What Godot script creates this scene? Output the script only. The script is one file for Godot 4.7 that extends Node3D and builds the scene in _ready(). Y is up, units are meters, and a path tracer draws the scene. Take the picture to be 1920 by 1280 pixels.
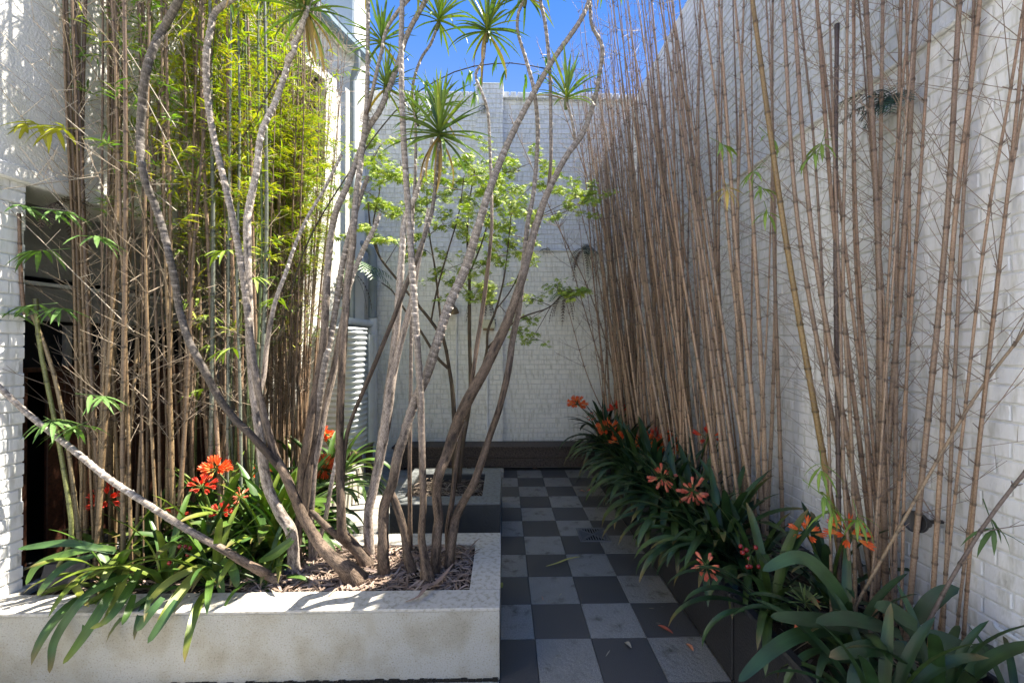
extends Node3D

# ---------------------------------------------------------------- mesh builder
class MB:
	var v := PackedVector3Array()
	var n := PackedVector3Array()
	var c := PackedColorArray()
	var t := PackedVector2Array()
	var ix := PackedInt32Array()

	func mesh(m: Material) -> ArrayMesh:
		var a := []
		a.resize(Mesh.ARRAY_MAX)
		a[Mesh.ARRAY_VERTEX] = v
		a[Mesh.ARRAY_NORMAL] = n
		a[Mesh.ARRAY_COLOR] = c
		a[Mesh.ARRAY_TEX_UV] = t
		a[Mesh.ARRAY_INDEX] = ix
		var r := ArrayMesh.new()
		r.add_surface_from_arrays(Mesh.PRIMITIVE_TRIANGLES, a)
		r.surface_set_material(0, m)
		return r

	func poly(p: Array, nr: Vector3, col: Color) -> void:
		var k := v.size()
		var q := p.duplicate()
		if (q[1] - q[0]).cross(q[2] - q[0]).dot(nr) > 0.0:
			q.reverse()
		for x in q:
			v.append(x)
			n.append(nr)
			c.append(col)
			t.append(Vector2(x.x + x.z, x.y))
		for i in range(1, q.size() - 1):
			ix.append(k)
			ix.append(k + i)
			ix.append(k + i + 1)

	# a box with chamfered edges; skip hides the face whose outward axis is given (as 0..5: -x +x -y +y -z +z)
	func bbox(xf: Transform3D, s: Vector3, bev: float, col: Color, skip := -1) -> void:
		var h := s * 0.5
		var b: float = minf(bev, minf(h.x, minf(h.y, h.z)) * 0.9)
		for ax in 3:
			var i := (ax + 1) % 3
			var j := (ax + 2) % 3
			for sg in [-1.0, 1.0]:
				if skip == ax * 2 + (1 if sg > 0 else 0):
					continue
				var loop := []
				for q in [[-1.0, -1.0], [1.0, -1.0], [1.0, 1.0], [-1.0, 1.0]]:
					var p := Vector3.ZERO
					p[ax] = sg * h[ax]
					p[i] = q[0] * (h[i] - b)
					p[j] = q[1] * (h[j] - b)
					loop.append(xf * p)
				var nr := Vector3.ZERO
				nr[ax] = sg
				poly(loop, (xf.basis * nr).normalized(), col)
		if b <= 0.0:
			return
		for ax in 3:      # edges along axis ax
			var i := (ax + 1) % 3
			var j := (ax + 2) % 3
			for si in [-1.0, 1.0]:
				for sj in [-1.0, 1.0]:
					var loop := []
					for q in [[-1.0, 0], [1.0, 0], [1.0, 1], [-1.0, 1]]:
						var p := Vector3.ZERO
						p[ax] = q[0] * (h[ax] - b)
						p[i] = si * (h[i] if q[1] == 0 else h[i] - b)
						p[j] = sj * (h[j] - b if q[1] == 0 else h[j])
						loop.append(xf * p)
					var nr := Vector3.ZERO
					nr[i] = si
					nr[j] = sj
					poly(loop, (xf.basis * nr).normalized(), col)

	# a tube along pts; rads and cols per point
	func tube(pts: PackedVector3Array, rads: PackedFloat32Array, sides: int, cols: PackedColorArray, cap := true) -> void:
		var m := pts.size()
		if m < 2:
			return
		var tan := (pts[1] - pts[0]).normalized()
		var u := tan.cross(Vector3(0.31, 0.2, 0.93))
		if u.length() < 0.05:
			u = tan.cross(Vector3.RIGHT)
		u = u.normalized()
		var k := v.size()
		var len := 0.0
		for i in m:
			if i > 0 and i < m - 1:
				tan = (pts[i + 1] - pts[i - 1]).normalized()
			elif i == m - 1:
				tan = (pts[i] - pts[i - 1]).normalized()
			u = (u - tan * u.dot(tan)).normalized()
			var w := tan.cross(u)
			if i > 0:
				len += pts[i].distance_to(pts[i - 1])
			var r := rads[i]
			var cc := cols[i]
			for s in sides + 1:
				var a := TAU * s / sides
				var d := u * cos(a) + w * sin(a)
				v.append(pts[i] + d * r)
				n.append(d)
				c.append(cc)
				t.append(Vector2(float(s) / sides, len))
		for i in m - 1:
			for s in sides:
				var p := k + i * (sides + 1) + s
				var q := p + sides + 1
				ix.append(p); ix.append(q); ix.append(p + 1)
				ix.append(p + 1); ix.append(q); ix.append(q + 1)
		if cap:
			for e in [0, m - 1]:
				var base := k + int(e) * (sides + 1)
				for s in range(1, sides - 1):
					ix.append(base)
					if e == 0:
						ix.append(base + s + 1); ix.append(base + s)
					else:
						ix.append(base + s); ix.append(base + s + 1)

	# a thin straight twig, three sides, two rings
	func twig(a: Vector3, b: Vector3, r0: float, r1: float, col: Color) -> void:
		var tan := (b - a).normalized()
		var u := tan.cross(Vector3(0.3, 0.1, 0.95)).normalized()
		var w := tan.cross(u)
		var k := v.size()
		for s in 3:
			var d := u * cos(TAU * s / 3.0) + w * sin(TAU * s / 3.0)
			v.append(a + d * r0); n.append(d); c.append(col); t.append(Vector2.ZERO)
			v.append(b + d * r1); n.append(d); c.append(col); t.append(Vector2.ONE)
		for s in 3:
			var p := k + s * 2
			var q := k + (s + 1) % 3 * 2
			ix.append(p); ix.append(p + 1); ix.append(q)
			ix.append(q); ix.append(p + 1); ix.append(q + 1)

	# a strap leaf along a spine: two strips folded at the midrib; side = across direction per point
	func strap(pts: PackedVector3Array, across: PackedVector3Array, widths: PackedFloat32Array, fold: float, cols: PackedColorArray) -> void:
		var m := pts.size()
		var k := v.size()
		for i in m:
			var tan := (pts[mini(i + 1, m - 1)] - pts[maxi(i - 1, 0)]).normalized()
			var ac := (across[i] - tan * across[i].dot(tan)).normalized()
			var up := ac.cross(tan).normalized()
			var w := widths[i] * 0.5
			for q in [-1.0, -0.5, 0.0, 0.5, 1.0]:
				var lift: float = fold * absf(q) * w
				v.append(pts[i] + ac * (w * q) + up * lift)
				n.append((up - ac * (fold * signf(q) * (0.7 if absf(q) > 0.1 else 0.0))).normalized())
				var cc := cols[i]
				c.append(cc if absf(q) > 0.1 else cc * 1.12)
				t.append(Vector2(q, float(i) / m))
		for i in m - 1:
			for s in 4:
				var p := k + i * 5 + s
				var q2 := p + 5
				ix.append(p); ix.append(q2); ix.append(p + 1)
				ix.append(p + 1); ix.append(q2); ix.append(q2 + 1)

	# a lathe about the y axis of xf: profile of Vector2(radius, height)
	func lathe(xf: Transform3D, prof: PackedVector2Array, sides: int, col: Color) -> void:
		var k := v.size()
		var m := prof.size()
		for i in m:
			var a := prof[maxi(i - 1, 0)]
			var b := prof[mini(i + 1, m - 1)]
			var sl := Vector2(b.y - a.y, a.x - b.x).normalized()
			for s in sides + 1:
				var th := TAU * s / sides
				v.append(xf * Vector3(prof[i].x * cos(th), prof[i].y, prof[i].x * sin(th)))
				n.append((xf.basis * Vector3(sl.x * cos(th), sl.y, sl.x * sin(th))).normalized())
				c.append(col)
				t.append(Vector2(float(s) / sides, prof[i].y))
		for i in m - 1:
			for s in sides:
				var p := k + i * (sides + 1) + s
				var q := p + sides + 1
				ix.append(p); ix.append(p + 1); ix.append(q)
				ix.append(p + 1); ix.append(q + 1); ix.append(q)

# ---------------------------------------------------------------- camera maths
const FOCAL := 795.0
const EYE := Vector3(0, 2.08, 0)
var cam_basis := Basis.from_euler(Vector3(deg_to_rad(0.36), deg_to_rad(-1.22), 0))
var R := RandomNumberGenerator.new()
var M := {}

func at(px: float, py: float, d: float) -> Vector3:   # the point seen at a pixel of the 1920 x 1280 photograph, d metres deep
	var w := cam_basis * Vector3((px - 960.0) / FOCAL, (640.0 - py) / FOCAL, -1.0)
	return EYE + w * (d / -w.z)

func rr(a: float, b: float) -> float:
	return R.randf_range(a, b)

func fit(px: float) -> float:   # a round stem looks wider towards the sides of a wide picture
	return 0.71 / sqrt(1.0 + pow((px - 960.0) / FOCAL, 2.0))

func lin(c: Color) -> Color:
	return c.linear_to_srgb()

func spline(p: PackedVector3Array, step: float) -> PackedVector3Array:
	var o := PackedVector3Array()
	var m := p.size()
	for i in m - 1:
		var a := p[maxi(i - 1, 0)]
		var b := p[i]
		var c := p[i + 1]
		var d := p[mini(i + 2, m - 1)]
		var k := maxi(1, int(ceil(b.distance_to(c) / step)))
		for j in k:
			o.append(b.cubic_interpolate(c, a, d, float(j) / k))
	o.append(p[m - 1])
	return o

# ---------------------------------------------------------------- naming
var taken := {}

func numbered(called: String) -> String:
	if not taken.has(called):
		taken[called] = 0
		return called
	taken[called] += 1
	return "%s_%03d" % [called, taken[called]]

func tag(o: Node, label := "", category := "", group := "", kind := "") -> void:
	if label: o.set_meta("label", label)
	if category: o.set_meta("category", category)
	if group: o.set_meta("group", group)
	if kind: o.set_meta("kind", kind)

func thing(called: String, label: String, category: String, where := Vector3.ZERO, group := "") -> Node3D:
	var o := Node3D.new()
	o.name = numbered(called)
	o.position = where
	add_child(o)
	tag(o, label, category, group)
	return o

# counts per parent so that siblings get plain numbered names
var kids := {}

func kid_name(parent: Node, called: String) -> String:
	var key := str(parent.get_instance_id()) + called
	var k: int = kids.get(key, 0)
	kids[key] = k + 1
	return called if k == 0 else "%s_%03d" % [called, k]

func part(called: String, m: Mesh, parent: Node3D, xf := Transform3D(), world := true) -> MeshInstance3D:
	var o := MeshInstance3D.new()
	o.name = kid_name(parent, called)
	o.mesh = m
	parent.add_child(o, true)
	if world:
		var off := Vector3.ZERO
		var p: Node = parent
		while p is Node3D and p != self:
			off += (p as Node3D).position
			p = p.get_parent()
		o.transform = Transform3D(xf.basis, xf.origin - off)
	else:
		o.transform = xf
	return o

func solo(called: String, m: Mesh, label: String, category: String, xf := Transform3D(), group := "") -> MeshInstance3D:
	var o := MeshInstance3D.new()
	o.name = numbered(called)
	o.mesh = m
	o.transform = xf
	add_child(o)
	tag(o, label, category, group)
	return o

func struct(called: String, m: Mesh, xf := Transform3D()) -> MeshInstance3D:
	var o := solo(called, m, "", "", xf)
	tag(o, "", "", "", "structure")
	return o

func crowd(called: String, m: Mesh, xfs: Array, cols: Array, parent: Node3D) -> MultiMeshInstance3D:
	var mm := MultiMesh.new()
	mm.transform_format = MultiMesh.TRANSFORM_3D
	mm.use_colors = cols.size() > 0
	mm.mesh = m
	mm.instance_count = xfs.size()
	var off := Vector3.ZERO
	if parent != self:
		off = parent.position
	for i in xfs.size():
		var x: Transform3D = xfs[i]
		mm.set_instance_transform(i, Transform3D(x.basis, x.origin - off))
		if cols.size() > 0:
			mm.set_instance_color(i, cols[i])
	var o := MultiMeshInstance3D.new()
	o.name = kid_name(parent, called)
	o.multimesh = mm
	parent.add_child(o, true)
	tag(o, "", "", "", "stuff")
	return o

# ---------------------------------------------------------------- materials
func noise_tex(seed_: int, freq: float, oct: int, stops: Array, size := 512, kind := FastNoiseLite.TYPE_SIMPLEX_SMOOTH, normal := false, strength := 4.0) -> NoiseTexture2D:
	var f := FastNoiseLite.new()
	f.seed = seed_
	f.noise_type = kind
	f.frequency = freq
	f.fractal_octaves = oct
	f.fractal_type = FastNoiseLite.FRACTAL_FBM if oct > 1 else FastNoiseLite.FRACTAL_NONE
	var t := NoiseTexture2D.new()
	t.width = size
	t.height = size
	t.seamless = true
	t.noise = f
	if normal:
		t.as_normal_map = true
		t.bump_strength = strength
	elif stops.size() > 0:
		var g := Gradient.new()
		var o := PackedFloat32Array()
		var cs := PackedColorArray()
		for s in stops:
			o.append(s[0])
			cs.append(s[1])
		g.offsets = o
		g.colors = cs
		t.color_ramp = g
	return t

func mat(lin_col: Color, rough := 0.8, tex: Texture2D = null, scale := 1.0, nrm: Texture2D = null, nscale := 0.5, vcol := false) -> StandardMaterial3D:
	var m := StandardMaterial3D.new()
	m.albedo_color = lin(lin_col)
	m.roughness = rough
	m.vertex_color_use_as_albedo = vcol
	m.cull_mode = BaseMaterial3D.CULL_DISABLED
	if tex or nrm:
		m.uv1_triplanar = true
		m.uv1_world_triplanar = true
		m.uv1_scale = Vector3.ONE * scale
	if tex:
		m.albedo_texture = tex
	if nrm:
		m.normal_enabled = true
		m.normal_texture = nrm
		m.normal_scale = nscale
	return m

func leafy(rough: float, back: Color) -> StandardMaterial3D:
	var m := mat(Color(1, 1, 1), rough, null, 1.0, null, 0.5, true)
	m.backlight_enabled = true
	m.backlight = lin(back)
	return m

func g(x: float) -> Color:
	return Color(x, x, x)

func make_materials() -> void:
	var soft := noise_tex(3, 0.012, 5, [[0.0, Color(0.88, 0.87, 0.84)], [0.4, Color(0.97, 0.97, 0.96)], [1.0, Color(1, 1, 1)]])
	var grit := noise_tex(4, 0.09, 4, [], 512, FastNoiseLite.TYPE_SIMPLEX_SMOOTH, true, 5.0)
	var fine := noise_tex(31, 0.35, 3, [], 512, FastNoiseLite.TYPE_SIMPLEX_SMOOTH, true, 3.0)
	var pits := noise_tex(32, 0.12, 4, [[0.0, Color(0.6, 0.58, 0.54)], [0.22, Color(0.86, 0.85, 0.82)], [0.34, Color(0.97, 0.97, 0.96)], [1.0, Color(1, 1, 1)]], 1024)
	var stain := noise_tex(5, 0.006, 6, [[0.0, Color(0.88, 0.86, 0.80)], [0.4, Color(0.95, 0.94, 0.91)], [0.6, Color(0.98, 0.98, 0.97)], [1.0, Color(1, 1, 1)]], 1024)
	var lich := noise_tex(6, 0.02, 6, [[0.0, Color(0.76, 0.74, 0.70)], [0.36, Color(0.91, 0.90, 0.87)], [0.5, Color(0.97, 0.96, 0.95)], [1.0, Color(1, 1, 1)]], 1024)
	var speck := noise_tex(7, 0.22, 3, [[0.0, Color(0.45, 0.45, 0.45)], [0.45, Color(0.85, 0.85, 0.85)], [0.6, Color(0.95, 0.95, 0.95)], [1.0, Color(1.25, 1.25, 1.25)]], 1024)
	var tstain := noise_tex(8, 0.01, 5, [[0.0, Color(0.55, 0.54, 0.51)], [0.2, Color(0.84, 0.83, 0.81)], [0.36, Color(0.96, 0.96, 0.95)], [1.0, Color(1, 1, 1)]], 1024)
	var bark := noise_tex(9, 0.05, 5, [[0.0, Color(0.35, 0.32, 0.29)], [0.4, Color(0.7, 0.67, 0.63)], [0.6, Color(0.95, 0.93, 0.9)], [1.0, Color(1.0, 1.0, 1.0)]])
	var barkn := noise_tex(9, 0.05, 5, [], 512, FastNoiseLite.TYPE_SIMPLEX_SMOOTH, true, 10.0)
	var wood := noise_tex(10, 0.03, 5, [[0.0, Color(0.45, 0.42, 0.4)], [0.5, Color(0.85, 0.83, 0.8)], [1.0, Color(1, 1, 1)]])
	var soiln := noise_tex(11, 0.08, 5, [], 512, FastNoiseLite.TYPE_SIMPLEX_SMOOTH, true, 20.0)
	var soilc := noise_tex(12, 0.06, 5, [[0.0, Color(0.3, 0.27, 0.25)], [0.5, Color(0.7, 0.65, 0.6)], [1.0, Color(1, 1, 1)]])
	var streak := noise_tex(41, 0.02, 5, [[0.0, Color(0.80, 0.79, 0.75)], [0.3, Color(0.92, 0.915, 0.89)], [0.48, Color(0.985, 0.98, 0.97)], [1.0, Color(1, 1, 1)]], 1024)
	M.brick = mat(Color(0.84, 0.85, 0.845), 0.55, streak, 1.0, fine, 0.25, true)
	M.brick_cream = mat(Color(0.86, 0.855, 0.78), 0.55, streak, 1.0, fine, 0.25, true)
	M.mortar = mat(Color(0.73, 0.735, 0.71), 0.75, soft, 0.5, grit, 0.5)
	M.brick_sky_tint = mat(Color(0.69, 0.72, 0.75), 0.6, streak, 1.0, fine, 0.25, true)  # upper courses: bluish sky light mixed into the white paint colour
	for m in [M.brick, M.brick_cream, M.brick_sky_tint]:
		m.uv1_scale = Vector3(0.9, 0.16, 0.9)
	M.render = mat(Color(0.82, 0.81, 0.77), 0.7, soft, 0.35, fine, 0.3)
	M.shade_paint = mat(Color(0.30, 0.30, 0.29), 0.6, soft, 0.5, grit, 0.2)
	M.blue_paint = mat(Color(0.30, 0.38, 0.45), 0.5, soft, 0.4)
	M.concrete = mat(Color(0.46, 0.445, 0.395), 0.8, stain, 0.55, fine, 0.5)
	M.coping = mat(Color(0.55, 0.535, 0.49), 0.75, lich, 1.1, fine, 0.6)
	for m in [M.concrete, M.coping]:
		m.detail_enabled = true
		m.detail_blend_mode = BaseMaterial3D.BLEND_MODE_MUL
		m.detail_albedo = pits
	M.dark_paint = mat(Color(0.036, 0.041, 0.043), 0.55, soft, 0.8, grit, 0.25)
	M.grey_coping = mat(Color(0.17, 0.185, 0.185), 0.6, lich, 1.0, grit, 0.3)
	M.paving = mat(Color(0.36, 0.355, 0.335), 0.8, stain, 0.7, grit, 0.4)
	M.grout = mat(Color(0.05, 0.05, 0.048), 0.9, soft, 1.0, grit, 0.5)
	M.tile_light = []
	M.tile_dark = []
	for k in 3:
		var a := mat(Color(0.305, 0.295, 0.27) * (0.92 + 0.09 * k), 0.6, tstain, 0.55, grit, 0.25)
		a.uv1_offset = Vector3(0.37 * k, 0.11, 0.53 * k)
		a.detail_enabled = true
		a.detail_blend_mode = BaseMaterial3D.BLEND_MODE_MUL
		a.detail_albedo = speck
		M.tile_light.append(a)
		var b := mat(Color(0.088, 0.085, 0.081) * (0.9 + 0.12 * k), 0.55, speck, 1.6, grit, 0.25)
		b.uv1_offset = Vector3(0.21 * k, 0.1, 0.4 * k)
		M.tile_dark.append(b)
	M.cane = mat(Color(1, 1, 1), 0.42, noise_tex(21, 0.02, 4, [[0.0, Color(0.6, 0.55, 0.5)], [0.5, Color(0.92, 0.9, 0.88)], [1.0, Color(1, 1, 1)]]), 6.0, null, 0.5, true)
	M.twig = mat(Color(1, 1, 1), 0.7, null, 1.0, null, 0.5, true)
	M.bark = mat(Color(1, 1, 1), 0.85, bark, 1.0, barkn, 0.25, true)
	M.bark.uv1_triplanar = false
	M.bark.uv1_scale = Vector3(3.0, 1.2, 1.0)
	M.trunk = mat(Color(1, 1, 1), 0.8, bark, 8.0, grit, 0.5, true)
	M.wood = mat(Color(0.125, 0.100, 0.082), 0.75, wood, 2.0, grit, 0.5)
	M.wood_pale = mat(Color(0.33, 0.28, 0.22), 0.8, wood, 2.0, grit, 0.5)
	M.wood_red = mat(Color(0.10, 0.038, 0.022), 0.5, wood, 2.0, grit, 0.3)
	M.soil = mat(Color(0.10, 0.075, 0.055), 0.95, soilc, 3.0, soiln, 1.0)
	M.moss = mat(Color(0.035, 0.036, 0.026), 0.95, soilc, 4.0, soiln, 1.0)
	M.straw = mat(Color(1, 1, 1), 0.8, null, 1.0, null, 0.5, true)
	M.metal_tank = mat(Color(0.62, 0.66, 0.68), 0.38, soft, 0.6)
	M.metal_tank.metallic = 0.25
	M.pvc = mat(Color(0.74, 0.76, 0.76), 0.35, soft, 0.8)
	M.pipe_grey = mat(Color(0.24, 0.28, 0.30), 0.4, soft, 0.8)
	M.gutter = mat(Color(0.20, 0.27, 0.31), 0.4)
	M.black_plastic = mat(Color(0.022, 0.022, 0.024), 0.5, soft, 1.0, grit, 0.2)
	M.drain = mat(Color(0.13, 0.135, 0.14), 0.5)
	M.drain.metallic = 0.2
	M.hole = mat(Color(0.004, 0.004, 0.004), 0.9)
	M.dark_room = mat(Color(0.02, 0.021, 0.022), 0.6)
	M.glass_dark = mat(Color(0.015, 0.017, 0.02), 0.08)
	M.copper = mat(Color(0.20, 0.14, 0.07), 0.45)
	M.copper.metallic = 0.4
	M.lamp_box = mat(Color(0.62, 0.60, 0.42), 0.5)
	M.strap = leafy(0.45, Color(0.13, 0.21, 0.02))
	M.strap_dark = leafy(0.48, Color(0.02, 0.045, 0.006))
	var veins := noise_tex(51, 0.05, 4, [[0.0, Color(0.62, 0.60, 0.5)], [0.3, Color(0.86, 0.86, 0.82)], [0.55, Color(1, 1, 1)], [1.0, Color(1, 1, 1)]])
	M.sword = leafy(0.45, Color(0.22, 0.30, 0.03))
	for m in [M.strap, M.strap_dark, M.sword]:
		m.albedo_texture = veins
		m.uv1_scale = Vector3(1.3, 0.14, 1.0)
	M.bamboo_leaf = leafy(0.65, Color(0.40, 0.50, 0.03))
	M.maple_leaf = leafy(0.7, Color(0.34, 0.42, 0.03))
	M.frond = leafy(0.5, Color(0.05, 0.09, 0.015))
	M.petal = leafy(0.5, Color(0.35, 0.06, 0.01))

# ---------------------------------------------------------------- brick walls
var brick_meshes := {}

func brick_mesh(size: Vector3, tone: Color, m: Material) -> ArrayMesh:
	var key := [size, tone, m]
	if not brick_meshes.has(key):
		var b := MB.new()
		b.bbox(Transform3D(), size, 0.0045, tone, 4)
		brick_meshes[key] = b.mesh(m)
	return brick_meshes[key]

# xf: x along the wall, y up, z out of it; keep = the rectangle whose bricks are parts of their own
func brick_face(w: Node3D, xf: Transform3D, x0: float, x1: float, y0: float, y1: float, keep: Rect2, m: Material, out := 0.0, most := 300) -> void:
	var course := 0.086
	var tones := [Color(0.97, 0.97, 0.97), Color(1.0, 1.0, 1.0), Color(0.985, 0.98, 0.97), Color(0.95, 0.95, 0.945)]
	var rest := [[], []]
	var restc := [[], []]
	var made := 0
	var k0 := int(round(y0 / course))
	var k1 := int(round(y1 / course))
	for k in range(k0, k1):
		var header := k % 5 == 2
		var step := 0.122 if header else 0.244
		var off := fposmod(k * 0.122 + (0.061 if header else 0.0), step)
		var x := x0 - off
		while x < x1 - 0.02:
			var a := maxf(x, x0)
			var e := minf(x + step - 0.008, x1)
			x += step
			if e - a < 0.025:
				continue
			var whole := e - a > step - 0.010
			var p := Vector3((a + e) / 2 + rr(-0.002, 0.002), (k + 0.5) * course + rr(-0.0015, 0.0015), out - 0.006 + rr(-0.002, 0.0016))
			var bx := Transform3D(Basis.from_euler(Vector3(rr(-0.01, 0.01), rr(-0.008, 0.008), rr(-0.006, 0.006))), p)
			var tone: Color = tones[R.randi() % 4]
			var len := step - 0.008
			if not whole:
				bx.basis = bx.basis.scaled_local(Vector3((e - a) / len, 1, 1))
			if keep.has_point(Vector2(p.x, p.y)) and made < most:
				part("brick", brick_mesh(Vector3(len, 0.0765, 0.02), tone, m), w, xf * bx)
				made += 1
			else:
				rest[1 if header else 0].append(xf * bx)
				restc[1 if header else 0].append(tone)
	for h in 2:
		if rest[h].size() > 0:
			crowd("header_bricks" if h else "stretcher_bricks", brick_mesh(Vector3((0.122 if h else 0.244) - 0.008, 0.0765, 0.02), Color(1, 1, 1), m), rest[h], restc[h], w)

func one_box(c: Vector3, s: Vector3, m: Material, bev := 0.004) -> ArrayMesh:
	var b := MB.new()
	b.bbox(Transform3D(Basis(), c), s, bev, Color(1, 1, 1))
	return b.mesh(m)

# a box given by its limits, as a part in world coordinates
func lim(called: String, w: Node3D, a: Vector3, e: Vector3, m: Material, bev := 0.004, xf := Transform3D()) -> MeshInstance3D:
	return part(called, one_box(Vector3.ZERO, e - a, m, bev), w, Transform3D(xf.basis, xf * ((a + e) / 2)))

const TOPY := 6.54
const LEDGE := 3.72

func build_ground() -> void:
	var gm := PlaneMesh.new()
	gm.size = Vector2(120, 120)
	gm.material = M.paving
	struct("ground", gm, Transform3D(Basis(), Vector3(0, -0.06, 0)))
	struct("concrete_paving", one_box(Vector3(-1.62, -0.03, -3.5), Vector3(3.19, 0.06, 8.2), M.paving, 0.003))
	var bed := struct("tiled_path", one_box(Vector3(0.70, -0.036, -4.2), Vector3(1.43, 0.05, 6.0), M.grout, 0.003))
	var xs := [-0.018, 0.226, 0.623, 1.021, 1.412]
	for c in 4:
		for r in range(-3, 11):
			var z1: float = 2.6 + 0.4 * r
			var dark: bool = (c + r + 40) % 2 == 0
			var b := MB.new()
			var s := Vector3(xs[c + 1] - xs[c] - 0.004, 0.02, 0.396)
			b.bbox(Transform3D(), s, 0.002, Color(1, 1, 1))
			var tm: Material = (M.tile_dark if dark else M.tile_light)[R.randi() % 3]
			part("tile", b.mesh(tm), bed, Transform3D(Basis.from_euler(Vector3(rr(-0.003, 0.003), rr(-0.003, 0.003), rr(-0.003, 0.003))), Vector3((xs[c] + xs[c + 1]) / 2, -0.009 + rr(-0.001, 0.001), -z1 - 0.2)))

func path_litter() -> void:
	var bed: Node3D = get_node("tiled_path")
	straws(bed, 0.0, 1.38, -6.9, -2.3, -0.004, 24, [Color(0.30, 0.24, 0.16), Color(0.38, 0.33, 0.2), Color(0.2, 0.15, 0.1), Color(0.42, 0.2, 0.12)], 0.3)
	straws(bed, 1.15, 1.40, -6.9, -2.3, -0.004, 90, [Color(0.30, 0.24, 0.16), Color(0.2, 0.15, 0.1), Color(0.14, 0.10, 0.07)], 0.3)

func build_walls() -> void:
	# back wall
	var w := thing("back_wall", "painted white brick wall closing the far end of the courtyard", "wall", Vector3(0, 0, -7.5))
	var bx := Transform3D(Basis(), Vector3(0, 0, -7.48))
	lim("mortar", w, Vector3(-2.6, 0, -7.75), Vector3(-0.48, TOPY - 0.006, -7.486), M.mortar, 0.0)
	lim("lower_mortar", w, Vector3(0.0, 0, -7.75), Vector3(2.6, LEDGE, -7.486), M.mortar, 0.0)
	lim("upper_mortar", w, Vector3(0.0, LEDGE, -7.75), Vector3(2.6, TOPY - 0.006, -7.566), M.mortar, 0.0)
	brick_face(w, bx, 0.0, 2.33, 0.0, LEDGE, Rect2(-0.1, 0.40, 1.75, 3.4), M.brick_cream, 0.0, 290)
	brick_face(w, Transform3D(Basis(), Vector3(0, 0, -7.56)), 0.0, 2.33, LEDGE + 0.02, TOPY - 0.1, Rect2(), M.brick_sky_tint)
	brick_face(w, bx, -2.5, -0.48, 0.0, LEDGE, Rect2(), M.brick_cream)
	brick_face(w, bx, -2.5, -0.48, LEDGE, TOPY - 0.1, Rect2(), M.brick_sky_tint)
	lim("ledge", w, Vector3(0.0, LEDGE, -7.58), Vector3(2.33, LEDGE + 0.03, -7.462), M.mortar, 0.008)
	var pil := lim("pilaster", w, Vector3(-0.48, 0, -7.75), Vector3(0.0, TOPY + 0.08, -7.386), M.mortar, 0.0)
	brick_face(w, Transform3D(Basis(), Vector3(0, 0, -7.38)), -0.48, 0.0, 0.0, LEDGE, Rect2(), M.brick_cream)
	brick_face(w, Transform3D(Basis(), Vector3(0, 0, -7.38)), -0.48, 0.0, LEDGE, TOPY + 0.06, Rect2(), M.brick_sky_tint)
	pil.position += Vector3.ZERO
	lim("pilaster_cap", w, Vector3(-0.49, TOPY + 0.08, -7.75), Vector3(0.01, TOPY + 0.10, -7.37), M.mortar, 0.006)
	for seg in [[-2.42, -0.49], [0.01, 2.33]]:
		var x: float = seg[0]
		while x < seg[1] - 0.03:
			var e: float = minf(x + 0.112, seg[1])
			lim("coping_brick", w, Vector3(x, TOPY - 0.1 + rr(0, 0.004), -7.72), Vector3(e - 0.01, TOPY + rr(-0.004, 0.004), -7.47 + rr(-0.004, 0.004)), M.brick_sky_tint, 0.006)
			x += 0.122
	# right wall
	var rw := thing("side_wall", "tall painted white brick wall behind the row of brown bamboo", "wall", Vector3(2.33, 0, -3))
	lim("mortar", rw, Vector3(2.336, 0, -7.5), Vector3(2.66, LEDGE, 0.6), M.mortar, 0.0)
	lim("upper_mortar", rw, Vector3(2.396, LEDGE, -7.5), Vector3(2.66, TOPY - 0.1, 0.6), M.mortar, 0.0)
	var rb := Basis(Vector3(0, 0, 1), Vector3(0, 1, 0), Vector3(-1, 0, 0))
	brick_face(rw, Transform3D(rb, Vector3(2.33, 0, -7.5)), 0.0, 6.6, 0.0, LEDGE, Rect2(3.85, 0.9, 2.0, 2.85), M.brick, 0.0, 290)
	brick_face(rw, Transform3D(rb, Vector3(2.39, 0, -7.5)), 0.0, 6.6, LEDGE + 0.02, TOPY - 0.1, Rect2(), M.brick_sky_tint)
	lim("ledge", rw, Vector3(2.312, LEDGE, -7.5), Vector3(2.42, LEDGE + 0.028, 0.6), M.mortar, 0.008)
	lim("coping", rw, Vector3(2.385, TOPY - 0.1, -7.47), Vector3(2.70, TOPY, 0.6), M.mortar, 0.01)

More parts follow.
